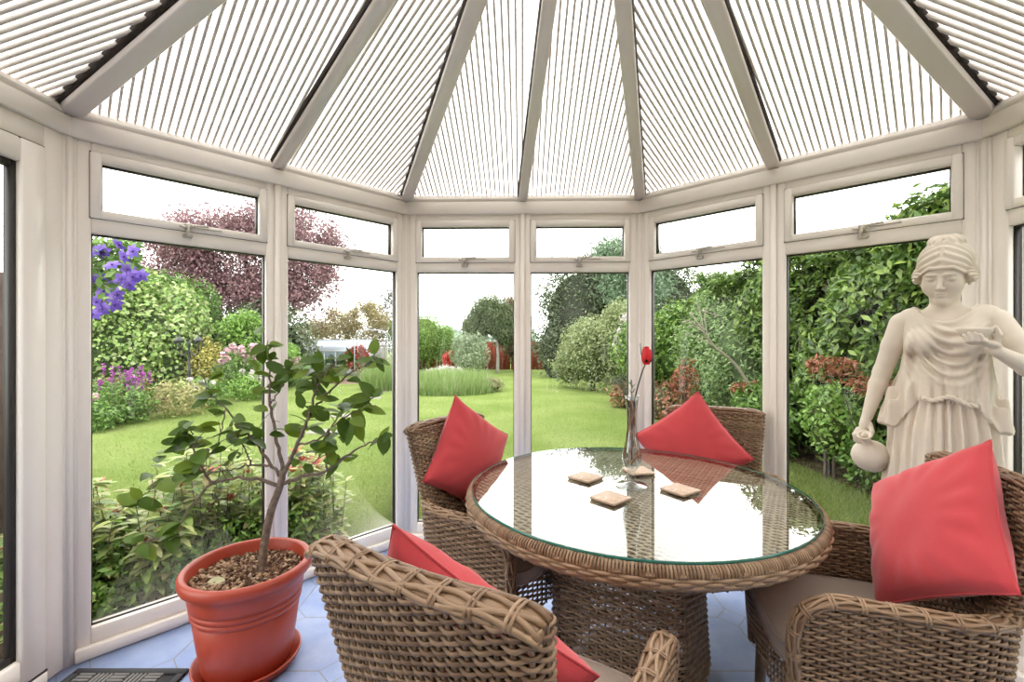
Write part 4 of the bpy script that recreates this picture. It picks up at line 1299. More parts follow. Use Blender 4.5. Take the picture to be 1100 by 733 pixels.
def dress_sdf(X, Y, Z):
    ax = np.abs(X); th = np.arctan2(X, -Y)
    d = ell(X, Y, Z, (0, 0.012, 1.288), (0.128, 0.088, 0.118))
    d = smin(d, cap(X, Y, Z, (-0.092, 0.018, 1.352), (0.104, 0.018, 1.355), 0.042, 0.042), 0.03)
    d = smin(d, ell(X, Y, Z, (0, 0.012, 1.13), (0.112, 0.086, 0.14)), 0.05)
    br = smin(ell(X, Y, Z, (-0.060, -0.056, 1.262), (0.047, 0.048, 0.050)), ell(X, Y, Z, (0.056, -0.056, 1.262), (0.046, 0.046, 0.050)), 0.012)
    d = smin(d, br, 0.018)
    # skirt
    rz = np.interp(Z, [0.2, 0.3, 0.55, 0.8, 0.95, 1.06, 1.14, 1.3], [0.190, 0.186, 0.168, 0.152, 0.140, 0.118, 0.108, 0.09])
    cx = np.interp(Z, [0.2, 0.95, 1.2], [0.0, -0.010, 0.0])
    sk = (np.sqrt(((X - cx) / 1.0) ** 2 + ((Y - 0.01) / 0.80) ** 2) - rz) * 0.8
    fold = np.sin(23 * th + 2.2 * np.sin(5 * Z) + 1.2 * np.sin(3 * th + 1)) + 0.5 * np.sin(41 * th + 4 * Z)
    fold = np.sign(fold) * np.abs(fold) ** 0.8
    legb = np.exp(-((X + 0.055) / 0.05) ** 2) * np.exp(-((Z - 0.78) / 0.30) ** 2) * (Y < 0.02)   # knee pressing the cloth
    fade = np.clip((1.16 - Z) / 0.12, 0, 1)
    sk = sk - 0.0105 * fold * fade * (1 - 0.7 * legb) - 0.020 * legb
    sk = smax(sk, Z - 1.2, 0.02)
    d = smin(d, sk, 0.03)
    # upper drapery: hanging curves between shoulders, and folds running down
    cat = Z - 1.6 * (X - 0.02) ** 2 * 6
    up_ = np.sin(cat * 165 + 0.6 * np.sin(20 * X)); up_ = np.sign(up_) * np.abs(up_) ** 0.7 * np.exp(-((X - 0.0) / 0.075) ** 2) * np.clip((1.335 - Z) / 0.03, 0, 1) * np.clip((Z - 1.10) / 0.05, 0, 1)
    up_ *= (1 - 0.85 * np.exp(-(((ax - 0.058) / 0.036) ** 2 + ((Z - 1.262) / 0.040) ** 2)))
    dn = np.sin(105 * ax + 16 * Z + 4 * np.sin(9 * Z)) * np.clip((ax - 0.05) / 0.04, 0, 1) * np.clip((1.32 - Z) / 0.08, 0, 1) * np.clip((Z - 0.98) / 0.05, 0, 1)
    d = d - np.where(Y < 0.03, 0.0085 * up_ + 0.0080 * dn, 0.003 * np.sin(20 * th))
    # overfold (peplum): hem high in the middle, falling at the sides in points
    hem = 1.066 - 0.006 * np.sin(34 * X + 1) - 1.5 * np.clip(ax - 0.062, 0, 0.07) - 0.012 * np.abs(np.sin(22 * th))
    pep = np.clip((Z - hem) / 0.004, 0, 1) * np.clip((1.22 - Z) / 0.10, 0, 1)
    fl = np.clip((1.20 - Z) / 0.2, 0, 1)
    d = d - pep * (0.010 + 0.014 * fl * np.clip(ax - 0.07, 0, 0.08) / 0.08 + 0.0045 * np.sin(19 * th + 10 * Z))
    # neckline, wide and round; arm holes
    neck = 1.338 + 8.5 * np.clip(ax, 0, 0.2) ** 2 + 0.25 * np.clip(Y - 0.0, 0, 0.1)
    d = smax(d, Z - neck, 0.004)
    d = smax(d, ax - 0.150 - 0.6 * np.clip(1.25 - Z, 0, 0.4), 0.004)
    # hem roll at the neckline
    roll = smax(np.abs(d), np.abs(Z - neck + 0.005) - 0.004, 0.003) - 0.003
    d = smin(d, roll, 0.003)
    d = smax(d, 0.232 - Z, 0.006)
    return d

def sdf_part(name, f, lo, hi, h):
    V, Q = surfnets(f, lo, hi, h)
    mb = MB(); mb.add(V, Q)
    return mb.build(name, STONE, st, smooth=True)
# head is finer than the rest, joined into one continuous figure
V, Q = surfnets(figure_sdf, (-0.28, -0.24, 0.86), (0.28, 0.13, 1.64), 0.0034)
mb = MB(); mb.add(V, Q); fig = mb.build('figure', STONE, st, smooth=True)
sdf_part('hair', hair_sdf, (-0.12, -0.14, 1.40), (0.12, 0.17, 1.68), 0.0026)
sdf_part('dress', dress_sdf, (-0.26, -0.2, 0.21), (0.26, 0.21, 1.42), 0.0042)
# belt cord under the overfold
mb = MB(); t = np.linspace(0, 1, 40)
xs = -0.058 + 0.135 * t; P = np.stack([xs, -0.106 + 2.0 * (xs - 0.01) ** 2, 1.068 - 0.008 * np.sin(pi * t * 3) - 0.10 * np.clip(t - 0.6, 0, 1) ** 2], -1)
tube(mb, P + np.stack([0 * t, 0.003 * np.cos(30 * t), 0.004 * np.sin(30 * t)], -1), 0.0055, 8); tube(mb, P - np.stack([0 * t, 0.003 * np.cos(30 * t), 0.004 * np.sin(30 * t)], -1), 0.0055, 8)
mb.build('twisted_belt', STONE, st, smooth=True)
mb = MB()
Mj = Matrix.Translation((-0.206, 0.022, 0.775)) @ Matrix.Rotation(R(33), 4, 'X') @ Matrix.Rotation(R(-7), 4, 'Y') @ Matrix.Scale(1.06, 4)
lathe(mb, [(0.0, -0.012), (0.020, -0.012), (0.036, 0.0), (0.052, 0.022), (0.059, 0.045), (0.058, 0.062), (0.050, 0.080), (0.034, 0.096), (0.020, 0.108), (0.0155, 0.120), (0.016, 0.132), (0.021, 0.142), (0.024, 0.148), (0.022, 0.1515), (0.017, 0.148), (0.012, 0.135), (0.011, 0.115), (0.0, 0.105)], 36, Mj)
mb.build('jug', STONE, st, smooth=True)
mb = MB()
Mb = Matrix.Translation((0.070, -0.176, 1.273)) @ Matrix.Rotation(R(4), 4, 'X') @ Matrix.Diagonal((0.80, 0.62, 0.80, 1))
lathe(mb, [(0.0, 0.0), (0.022, 0.0), (0.024, 0.006), (0.040, 0.014), (0.053, 0.028), (0.057, 0.044), (0.0575, 0.050), (0.054, 0.051), (0.050, 0.043), (0.036, 0.026), (0.0, 0.018)], 40, Mb)
mb.build('bowl', STONE, st, smooth=True)
mb = MB(); box(mb, -0.17, 0.17, -0.15, 0.17, 0.0, 0.04, 0.006); box(mb, -0.15, 0.15, -0.13, 0.15, 0.04, 0.21, 0.006); box(mb, -0.165, 0.165, -0.145, 0.165, 0.21, 0.245, 0.008)
mb.build('plinth', STONE, st)
mb = MB()
for sx in (-0.05, 0.06):
    V, Q = surfnets(lambda X, Y, Z: smin(ell(X, Y, Z, (sx, -0.13, 0.262), (0.030, 0.06, 0.022)), ell(X, Y, Z, (sx, -0.16, 0.255), (0.030, 0.03, 0.014)), 0.01), (sx - 0.05, -0.22, 0.23), (sx + 0.05, -0.05, 0.3), 0.005)
    mb = MB(); mb.add(V, Q); mb.build('foot', STONE, st, smooth=True)

# ------------------------------------------------------------------ garden
G = -0.12
def gpt(px, py):
    """ground point seen at pixel"""
    Y = (HC - G) * F / (py - 366.5); return np.array([(px - 550) / F * Y, Y, G])

# lawn
m, nt, p = mat('mown_grass')
tc = nt.nodes.new('ShaderNodeNewGeometry')
n1 = nt.nodes.new('ShaderNodeTexNoise'); n1.inputs['Scale'].default_value = 0.9; n1.inputs['Detail'].default_value = 5
n2 = nt.nodes.new('ShaderNodeTexNoise'); n2.inputs['Scale'].default_value = 24; n2.inputs['Detail'].default_value = 8; n2.inputs['Roughness'].default_value = 0.7
for n in (n1, n2): nt.links.new(tc.outputs['Position'], n.inputs['Vector'])
ad = nt.nodes.new('ShaderNodeMath'); ad.operation = 'ADD'; nt.links.new(n1.outputs['Fac'], ad.inputs[0]); nt.links.new(n2.outputs['Fac'], ad.inputs[1])
hf = nt.nodes.new('ShaderNodeMath'); hf.operation = 'MULTIPLY'; hf.inputs[1].default_value = 0.5; nt.links.new(ad.outputs[0], hf.inputs[0])
rp = nt.nodes.new('ShaderNodeValToRGB'); e = rp.color_ramp.elements
e[0].position = 0.38; e[0].color = (0.12, 0.18, 0.036, 1); e[1].position = 0.62; e[1].color = (0.215, 0.265, 0.085, 1)
nt.links.new(hf.outputs[0], rp.inputs['Fac']); nt.links.new(rp.outputs['Color'], p.inputs['Base Color']); p.inputs['Roughness'].default_value = 0.9
p.inputs['Specular IOR Level'].default_value = 0.1
bp = nt.nodes.new('ShaderNodeBump'); bp.inputs['Strength'].default_value = 0.7; bp.inputs['Distance'].default_value = 0.05
nt.links.new(n2.outputs['Fac'], bp.inputs['Height']); nt.links.new(bp.outputs['Normal'], p.inputs['Normal'])
LAWN = m
mb = MB(); N_ = 60
box(mb, -60, 60, -12, 90, G - 0.3, G)
structure(mb.build('lawn', LAWN))
SOILB = simple('bed_soil', (0.055, 0.040, 0.026, 1), 1.0, noise=0.5, nscale=9, bump=0.8, bscale=30, spec=0.1)
def bed(name, pts, h=0.03):
    mb = MB(); c = np.array(pts)
    if np.sum(c[:, 0] * np.roll(c[:, 1], -1) - c[:, 1] * np.roll(c[:, 0], -1)) < 0: c = c[::-1]
    prism(mb, c, G - 0.05, G + h)
    return structure(mb.build(name, SOILB))

def leaves(mb, P, N, size, asp=0.5, spread=0.8, fold=0.3, droop=0.0):
    """a folded four-sided leaf at each point, facing roughly along N"""
    n = len(P); P = np.asarray(P, float)
    N = N + rng.normal(0, spread, (n, 3)); N /= np.linalg.norm(N, axis=1)[:, None]
    D = rng.normal(0, 1, (n, 3)); D[:, 2] -= droop
    D -= N * (D * N).sum(1)[:, None]; D /= np.linalg.norm(D, axis=1)[:, None] + 1e-9
    S = np.cross(N, D)
    L = size * rng.uniform(0.6, 1.3, n)[:, None]
    a = P - D * L * 0.5; b = P + D * L * 0.5
    w = L * asp * 0.5
    l = P - S * w + N * w * fold - D * L * 0.05; r = P + S * w + N * w * fold - D * L * 0.05
    V = np.stack([a, r, b, l], 1).reshape(-1, 3)
    k = np.arange(n)[:, None] * 4
    mb.add(V, np.concatenate([k + [[0, 1, 2]], k + [[0, 2, 3]]]))

def blob_points(n, c, r, shell=0.35, rough=0.12, zmin=None):
    d = rng.normal(0, 1, (n, 3)); d /= np.linalg.norm(d, axis=1)[:, None]
    k = 1 - shell * rng.uniform(0, 1, n) ** 2
    th = np.arctan2(d[:, 1], d[:, 0])
    k = k * (1 + rough * (np.sin(5 * th + 3 * d[:, 2] * 2) + np.sin(9 * d[:, 2] + 4 * th)) / 2 + rough * rng.normal(0, 0.5, n))
    P = np.array(c) + d * np.array(r) * k[:, None]
    N = d / np.array(r); N /= np.linalg.norm(N, axis=1)[:, None]
    N = N + np.array([0, 0, 0.5])
    if zmin is not None:
        m_ = P[:, 2] > zmin; P, N = P[m_], N[m_]
    return P, N

WOOD = simple('tree_bark', (0.085, 0.065, 0.05, 1), 0.9, noise=0.35, nscale=14, bump=0.6, bscale=30)
CORE = {}
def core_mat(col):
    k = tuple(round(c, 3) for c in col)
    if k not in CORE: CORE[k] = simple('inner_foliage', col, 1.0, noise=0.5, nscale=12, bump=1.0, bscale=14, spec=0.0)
    return CORE[k]

def bush(name, label, cat, blobs, n, size, matl, core=None, asp=0.5, spread=0.8, group=None, trunk=None, shell=0.35, rough=0.12, droop=0.0, branches=0):
    """blobs: list of (centre, radii); trunk: list of points + radii"""
    c0 = np.array(blobs[0][0], float)
    root = empty(name, (c0[0], c0[1], G)); tag(root, label, cat, group)
    off = np.array([c0[0], c0[1], G])
    mb = MB()
    areas = np.array([(b[1][0] * b[1][1] + b[1][0] * b[1][2] + b[1][1] * b[1][2]) for b in blobs]); areas /= areas.sum()
    lumps = []
    for (c, r), a in zip(blobs, areas):
        lumps.append((c, np.array(r) * 0.92, a * 0.35))
        for q in range(16):
            d_ = rng.normal(0, 1, 3); d_ /= np.linalg.norm(d_); d_[2] = abs(d_[2]) * 0.9 + 0.1 * d_[2]
            lumps.append((np.array(c) + d_ * np.array(r) * 0.80, np.array(r) * rng.uniform(0.22, 0.42), a * 0.65 / 16))
    for c, r, a in lumps:
        P, N = blob_points(int(n * a), c, r, shell, rough, G + 0.02)
        leaves(mb, P - off, N, size, asp, spread, droop=droop)
    o = mb.build('foliage', matl, root); o['kind'] = 'stuff'
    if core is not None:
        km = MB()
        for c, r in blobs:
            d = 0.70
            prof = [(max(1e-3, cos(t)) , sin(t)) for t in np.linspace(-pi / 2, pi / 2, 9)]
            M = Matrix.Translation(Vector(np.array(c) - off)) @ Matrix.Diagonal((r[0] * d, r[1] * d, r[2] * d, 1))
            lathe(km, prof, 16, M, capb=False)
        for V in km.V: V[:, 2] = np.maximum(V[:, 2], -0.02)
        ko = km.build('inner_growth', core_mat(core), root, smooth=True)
    tm = MB()
    if trunk:
        for pts, r0, r1 in trunk:
            Q = smoothpath([np.array(q) - off for q in pts], 14); tube(tm, Q, np.linspace(r0, r1, len(Q)), 8)
    else:
        c, r = blobs[0]
        for k in range(3):
            a = rng.uniform(0, 2 * pi)
            tube(tm, smoothpath([np.array([c[0] + 0.05 * cos(a), c[1] + 0.05 * sin(a), G - 0.03]) - off, np.array([c[0] + 0.2 * r[0] * cos(a), c[1] + 0.2 * r[1] * sin(a), (c[2] + G) / 2]) - off, np.array([c[0] + 0.5 * r[0] * cos(a), c[1] + 0.5 * r[1] * sin(a), c[2] + 0.3 * r[2]]) - off], 10), 0.012 + 0.02 * min(1, r[0]), 6)
    tm.build('stems' if not trunk else 'trunk', WOOD, root, smooth=True)
    return root

def gcol(r, g, b, k=1.0):
    """leaf albedo giving about this picture colour under the sky"""
    f = 0.66 * k
    return (min(0.9, lin(r) * f), min(0.9, lin(g) * f), min(0.9, lin(b) * f), 1)
LF_IVY = island('variegated_ivy', [gcol(120, 165, 70), gcol(185, 210, 120), gcol(150, 190, 95), gcol(215, 225, 165), gcol(95, 140, 60)], 0.45, 0.25)
LF_COPPER = island('copper_beech', [gcol(132, 98, 106), gcol(170, 128, 134), gcol(150, 114, 118), gcol(198, 160, 162), gcol(128, 112, 106)], 0.5, 0.35)
LF_LIME = island('lime_leaves', [gcol(140, 185, 80), gcol(170, 205, 105), gcol(120, 170, 75), gcol(185, 215, 130)], 0.5, 0.35)
LF_MID = island('mid_green_leaves', [gcol(85, 125, 55), gcol(120, 160, 70), gcol(140, 175, 90), gcol(70, 105, 50)], 0.5, 0.28)
LF_LAUREL = island('hedge_leaves', [gcol(85, 125, 42), gcol(130, 170, 62), gcol(175, 205, 100), gcol(60, 95, 36), gcol(115, 155, 58), gcol(95, 140, 50)], 0.38, 0.25, spec=0.4)
LF_HEDGE = island('tall_hedge_leaves', [gcol(72, 104, 40), gcol(118, 152, 60), gcol(168, 194, 100), gcol(50, 76, 32), gcol(98, 130, 52), gcol(84, 118, 46)], 0.40, 0.25, spec=0.35)
LF_DARK = island('dark_olive_leaves', [gcol(85, 102, 70), gcol(118, 132, 98), gcol(100, 116, 82), gcol(138, 148, 118)], 0.55, 0.25)
LF_SILVER = island('silver_leaves', [gcol(145, 170, 125), gcol(180, 195, 160), gcol(125, 155, 105), gcol(200, 210, 185)], 0.5, 0.3)
LF_CREAM = island('cream_blossom', [gcol(215, 200, 150), gcol(180, 165, 110), gcol(150, 140, 90), gcol(235, 225, 185)], 0.6, 0.3)
LF_GREY = island('grey_twig_leaves', [gcol(125, 120, 120), gcol(150, 145, 142), gcol(105, 105, 100), gcol(135, 140, 120)], 0.6, 0.3)
LF_RED = island('red_leaves', [gcol(190, 70, 50), gcol(150, 65, 45), gcol(215, 95, 75), gcol(120, 70, 45)], 0.5, 0.3)
LF_RUST = island('rust_leaves', [gcol(165, 85, 55), gcol(135, 75, 50), gcol(190, 110, 80), gcol(120, 95, 50), gcol(150, 130, 65)], 0.5, 0.3)
LF_SCARLET = island('scarlet_leaves', [gcol(225, 60, 40), gcol(240, 90, 60), gcol(200, 50, 40)], 0.5, 0.3)
LF_PINKR = island('young_red_leaves', [gcol(225, 105, 85), gcol(240, 140, 120), gcol(205, 85, 70), gcol(190, 130, 90)], 0.4, 0.3)
LF_CLEM = island('purple_petals', [gcol(115, 80, 200), gcol(140, 105, 215), gcol(165, 135, 225), gcol(95, 65, 180)], 0.5, 0.3)
LF_SALVIA = island('magenta_spikes', [gcol(160, 70, 160), gcol(190, 100, 185), gcol(135, 60, 140)], 0.6, 0.2)
LF_PINK = island('pink_blooms', [gcol(240, 190, 205), gcol(250, 220, 225), gcol(230, 160, 185)], 0.6, 0.3)
LF_WHITE = island('white_blooms', [gcol(245, 240, 235), gcol(235, 225, 220), gcol(225, 215, 210)], 0.6, 0.3)
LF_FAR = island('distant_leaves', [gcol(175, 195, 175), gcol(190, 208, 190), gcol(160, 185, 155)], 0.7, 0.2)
GRASSM = island('grass_blades', [(0.11, 0.17, 0.03, 1), (0.18, 0.235, 0.06, 1), (0.25, 0.275, 0.11, 1), (0.14, 0.19, 0.04, 1)], 0.7, 0.3, spec=0.2)
TUFT = island('tall_grass_blades', [gcol(130, 175, 80), gcol(160, 195, 105), gcol(195, 210, 150), gcol(112, 158, 68), gcol(210, 205, 165)], 0.6, 0.35, spec=0.2)

# grass blades on the nearer lawn
def blades(mb, P, h, w, lean=0.35):
    n = len(P); a = rng.uniform(0, 2 * pi, n); hh = h * rng.uniform(0.5, 1.25, n); ln = rng.normal(0, lean, n) * hh; b = rng.uniform(0, 2 * pi, n)
    dx = np.stack([np.cos(a), np.sin(a), 0 * a], -1) * (w / 2)
    t = P + np.stack([np.cos(b) * ln, np.sin(b) * ln, hh], -1)
    V = np.stack([P - dx, P + dx, t], 1).reshape(-1, 3)
    mb.add(V, np.arange(3 * n).reshape(-1, 3))
mb = MB(); n = 90000
Yv = 2.0 + 10.0 * rng.uniform(0, 1, n) ** 1.5; Xv = rng.uniform(-1.25, 0.95, n) * Yv
inroom = (Yv < 3.1) & (Yv - 2.93 < -np.maximum(0, np.maximum(-0.67 - Xv, Xv - 0.80)) * 0.97 + 0.12)
keep = ~inroom & (Xv < 3.05)
P = np.stack([Xv, Yv, np.full(n, G - 0.004)], -1)[keep]
blades(mb, P, 0.036, 0.006)
tag(mb.build('grass', GRASSM), 'short green grass blades of the lawn outside the windows', 'grass', kind='stuff')

# beds
bed('trim_100', [gpt(60, 470)[:2], gpt(150, 450)[:2], gpt(210, 428)[:2], gpt(258, 408)[:2], (-8.5, 20), (-16, 20), (-16, 6.5)])
bed('trim_101', [(-3.2, 1.0), (-1.85, 1.78), (-0.95, 2.95), (-1.35, 3.35), (-2.6, 2.9), (-3.6, 2.2)])
bed('trim_102', [(3.3, 1.0), (3.25, 3.0), (3.2, 5.0), (2.95, 8.0), (2.8, 11.0), (3.2, 16), (8, 18), (8, 1.0)])

# big ivy mound
bush('ivy_mound', 'big rounded variegated pale green ivy mound behind the flower border on the left', 'shrub',
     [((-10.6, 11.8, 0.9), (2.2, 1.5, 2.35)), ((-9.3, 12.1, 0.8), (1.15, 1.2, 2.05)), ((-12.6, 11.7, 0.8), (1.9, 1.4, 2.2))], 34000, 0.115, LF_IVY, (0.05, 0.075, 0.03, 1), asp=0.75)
bush('conifer_shrub', 'soft green shrub rising above the ivy mound, left of the copper tree', 'shrub', [((-9.95, 13.3, 1.9), (1.1, 1.0, 1.5))], 8000, 0.11, LF_MID, (0.04, 0.06, 0.03, 1))
# copper beech
bush('copper_beech_tree', 'large purple leaved copper beech tree over the left garden', 'tree',
     [((-10.3, 17.0, 4.3), (3.1, 2.4, 2.2)), ((-8.4, 17.2, 4.7), (1.9, 1.8, 2.3)), ((-11.9, 17.5, 5.0), (1.5, 1.5, 1.5)), ((-7.6, 17.0, 3.4), (1.1, 1.3, 1.6)), ((-9.4, 16.6, 2.7), (2.2, 1.6, 1.4)), ((-12.0, 16.6, 3.0), (1.7, 1.4, 1.9))], 68000, 0.105, LF_COPPER, None, asp=0.65, shell=0.75, rough=0.25,
     trunk=[([(-9.6, 17.2, G), (-9.5, 17.2, 1.8), (-9.9, 17.2, 3.6), (-10.6, 17.3, 5.2)], 0.22, 0.05), ([(-9.5, 17.2, 1.8), (-8.7, 17.2, 3.4), (-8.2, 17.2, 5.4)], 0.13, 0.03), ([(-9.5, 17.2, 2.2), (-11.2, 17.3, 4.0), (-12.3, 17.4, 5.6)], 0.1, 0.02)])
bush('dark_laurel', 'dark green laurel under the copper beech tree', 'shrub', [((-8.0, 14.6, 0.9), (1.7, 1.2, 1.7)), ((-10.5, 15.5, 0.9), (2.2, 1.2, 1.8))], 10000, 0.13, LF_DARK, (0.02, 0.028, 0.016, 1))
bush('acer_tree', 'light green layered acer in front of the copper tree, beside the lamp post', 'tree', [((-7.45, 12.8, 1.35), (0.95, 0.8, 0.75)), ((-7.0, 12.9, 0.75), (0.95, 0.8, 0.6)), ((-7.8, 12.7, 0.45), (0.7, 0.7, 0.5))], 11000, 0.10, LF_LIME, None, shell=0.7, droop=0.6,
     trunk=[([(-7.0, 12.8, G), (-7.05, 12.8, 0.5), (-7.1, 12.8, 1.3)], 0.05, 0.015)])
bush('golden_shrub', 'golden yellow shrub behind the black lamp post', 'shrub', [((-8.15, 12.1, 0.5), (0.5, 0.5, 0.8))], 3200, 0.085, island('golden_leaves', [gcol(215, 205, 110), gcol(195, 190, 90), gcol(230, 220, 150)], 0.5, 0.3), (0.12, 0.12, 0.04, 1))

# lamp post
IRON = simple('black_iron', (0.022, 0.024, 0.025, 1), 0.45)
LW = W(203, 430, 9.3)
lp = empty('garden_lamp_post', (LW[0], LW[1], G)); tag(lp, 'black iron lamp post with two lanterns in the flower border', 'lamp post')
mb = MB(); lathe(mb, [(0.0, 0), (0.10, 0), (0.10, 0.05), (0.065, 0.08), (0.055, 0.35), (0.065, 0.37), (0.034, 0.42), (0.028, 0.75), (0.035, 0.77), (0.025, 0.80), (0.020, 1.28), (0.03, 1.30), (0.03, 1.34), (0.012, 1.38), (0.0, 1.42)], 14)
mb.build('post', IRON, lp, smooth=True)
mb = MB(); tube(mb, smoothpath([(-0.2, 0, 1.18), (-0.17, 0, 1.11), (-0.1, 0, 1.10), (0, 0, 1.19), (0.1, 0, 1.10), (0.17, 0, 1.11), (0.2, 0, 1.18)], 36), 0.014, 8); mb.build('cross_arm', IRON, lp, smooth=True)
for s in (-1, 1):
    mb = MB(); M = Matrix.Translation((s * 0.2, 0, 1.18))
    lathe(mb, [(0.02, 0.0), (0.045, 0.015), (0.050, 0.02)], 6, M); lathe(mb, [(0.105, 0.20), (0.085, 0.24), (0.03, 0.29), (0.012, 0.31), (0.015, 0.33), (0.0, 0.35)], 6, M)
    for k in range(6):
        a = k * pi / 3; tube(mb, [(s * 0.2 + 0.05 * cos(a), 0.05 * sin(a), 1.20), (s * 0.2 + 0.09 * cos(a), 0.09 * sin(a), 1.385)], 0.006, 5)
    l = mb.build('lantern', IRON, lp)
    mb = MB(); lathe(mb, [(0.048, 0.022), (0.087, 0.198)], 6, M, capb=False); mb.build('lantern_glass', pane_mat('lantern_glass', (0.75, 0.77, 0.75, 1), 1.5, 1.5), l)

# flower border plants
def clump(name, label, cat, x, y, r, h, n, size, leafm, fn=0, fsize=0.05, fm=None, spikes=False, group=None, fz=(0.7, 1.1)):
    root = empty(name, (x, y, G + 0.03)); tag(root, label, cat, group)
    mb = MB(); P, N = blob_points(n, (0, 0, h * 0.42), (r, r, h * 0.55), 0.5, 0.15, 0.0); leaves(mb, P, N, size, 0.4, 0.9)
    o = mb.build('foliage', leafm, root); o['kind'] = 'stuff'
    if fn:
        mb = MB(); sm = MB()
        for k in range(fn):
            a = rng.uniform(0, 2 * pi); q = r * 0.9 * sqrt(rng.uniform(0, 1)); z = h * rng.uniform(*fz)
            b = np.array([q * cos(a), q * sin(a), z]); tube(sm, [b * (0.5, 0.5, 0) + (0, 0, 0.0), b], 0.004, 4)
            if spikes:
                nn = 26; t = rng.uniform(0, 1, nn); P = b + np.stack([rng.normal(0, 0.012, nn), rng.normal(0, 0.012, nn), t * 0.22 - 0.06], -1); leaves(mb, P, np.tile([0, -0.5, 0.7], (nn, 1)), fsize, 0.7, 1.0)
            else:
                nn = 12; d = rng.normal(0, 1, (nn, 3)); d /= np.linalg.norm(d, axis=1)[:, None]
                leaves(mb, b + d * fsize * 0.35, d + (0, 0, 0.4), fsize * 0.8, 0.8, 0.3)
        mb.build('blooms', fm, root)['kind'] = 'stuff'; sm.build('stems', WOOD, root)['kind'] = 'stuff'
    return root
clump('salvia', 'bushy plant with magenta purple flower spikes at the near end of the border', 'plant', -6.55, 7.6, 0.42, 0.75, 1500, 0.085, LF_MID, 26, 0.05, LF_SALVIA, True)
clump('cottage_flower', 'green plant with a single pink bloom left of the magenta spikes', 'plant', -6.75, 7.15, 0.30, 0.55, 800, 0.08, LF_LIME, 3, 0.11, LF_PINK)
clump('border_shrub', 'dark green leafy plant at the border edge below the pink bloom', 'plant', -6.45, 6.9, 0.36, 0.45, 1100, 0.08, LF_MID)
clump('cottage_flower', 'straw coloured grassy plant right of the magenta spikes', 'plant', -6.25, 8.4, 0.50, 0.65, 1500, 0.085, island('straw_leaves', [gcol(190, 180, 120), gcol(165, 170, 105), gcol(200, 185, 140), gcol(150, 165, 95)], 0.7, 0.2))
clump('cottage_flower', 'low plant with small white blooms before the lamp post', 'plant', -6.55, 9.5, 0.50, 0.55, 1500, 0.08, LF_MID, 9, 0.10, LF_WHITE)
clump('ornamental_grass', 'fresh green grassy tuft at the foot of the lamp post', 'plant', -7.0, 10.05, 0.40, 0.55, 1500, 0.09, LF_LIME)
clump('rose_bush', 'rose bush with pale pink blooms right of the lamp post', 'rose bush', -6.75, 11.3, 0.60, 1.15, 2200, 0.085, LF_MID, 24, 0.15, LF_PINK)
clump('rose_bush', 'rose bush with white blooms at the border curve below the acer', 'rose bush', -6.15, 10.7, 0.50, 0.60, 1500, 0.085, LF_LIME, 10, 0.12, LF_WHITE)
clump('border_shrub', 'reddish brown low shrub in front of the ivy mound', 'plant', -8.0, 9.2, 0.55, 0.65, 1600, 0.09, island('rusty_leaves', [gcol(150, 120, 85), gcol(170, 140, 105), gcol(130, 120, 70)], 0.6, 0.2))
clump('border_shrub', 'green leafy shrub at the left end of the border behind the magenta spikes', 'plant', -8.0, 8.2, 0.6, 0.7, 1700, 0.10, LF_MID)
clump('rose_bush', 'rose bush with deep pink blooms under the copper tree', 'rose bush', -6.9, 13.6, 0.6, 0.8, 1500, 0.10, LF_MID, 16, 0.15, LF_PINK)

# photinia hedge against the glass, with red tips
PH = island('photinia_leaves', [gcol(150, 185, 90), gcol(190, 208, 115), gcol(215, 222, 145), gcol(130, 168, 85), gcol(225, 205, 150)], 0.4, 0.35, spec=0.5)
ph = empty('photinia_shrub', (-1.85, 2.45, G)); tag(ph, 'photinia shrub with red young leaves close outside the left window', 'shrub')
mb = MB(); rm = MB(); sm = MB(); off = np.array([-1.85, 2.45, G])
for k in range(170):
    t = rng.uniform(0, 1); s = rng.uniform(0, 1) ** 1.2
    base = np.array([-2.15, 1.96, G]) * (1 - t) + np.array([-1.12, 3.05, G]) * t + np.array([-0.71, 0.70, 0]) * (0.04 + 0.55 * s)
    hgt = 0.66 * (1 - 0.45 * abs(t - 0.45) ** 1.2) * rng.uniform(0.55, 1.12)
    tip = base + np.array([rng.normal(0, 0.05), rng.normal(0, 0.05), hgt])
    # keep clear of the glass
    nrm = np.array([-0.716, 0.698]); dd_ = np.dot(tip[:2] - np.array([-1.738, 1.768]), nrm)
    if dd_ < 0.20: tip[:2] += nrm * (0.20 - dd_)
    Q = smoothpath([base - off, (base * 0.5 + tip * 0.5) - off + rng.normal(0, 0.02, 3), tip - off], 12); tube(sm, Q, np.linspace(0.005, 0.002, len(Q)), 5)
    for q in range(2, len(Q)):
        for c in range(3):
            a = rng.uniform(0, 2 * pi); leaf_blade(mb, Q[q], np.array([cos(a), sin(a), rng.uniform(-0.1, 0.6)]), np.array([0, 0, 1.0]), rng.uniform(0.055, 0.105), rng.uniform(0.026, 0.042), 0.3, 0.2)
    if k % 6 == 0:
        for c in range(7):
            a = c * 0.9; leaf_blade(rm, Q[-1], np.array([cos(a), sin(a), rng.uniform(0.7, 2.0)]), np.array([0, 0, 1.0]), rng.uniform(0.06, 0.10), 0.024, 0.3, 0.25)
mb.build('foliage', PH, ph, smooth=True)['kind'] = 'stuff'; rm.build('red_young_leaves', LF_PINKR, ph, smooth=True)['kind'] = 'stuff'; sm.build('stems', simple('green_brown_stem', (0.16, 0.13, 0.07, 1), 0.8), ph)['kind'] = 'stuff'
clump('leafy_perennial', 'bright green leafy plant low in the corner outside the left window', 'plant', -2.2, 2.30, 0.30, 0.46, 1500, 0.055, LF_LAUREL)
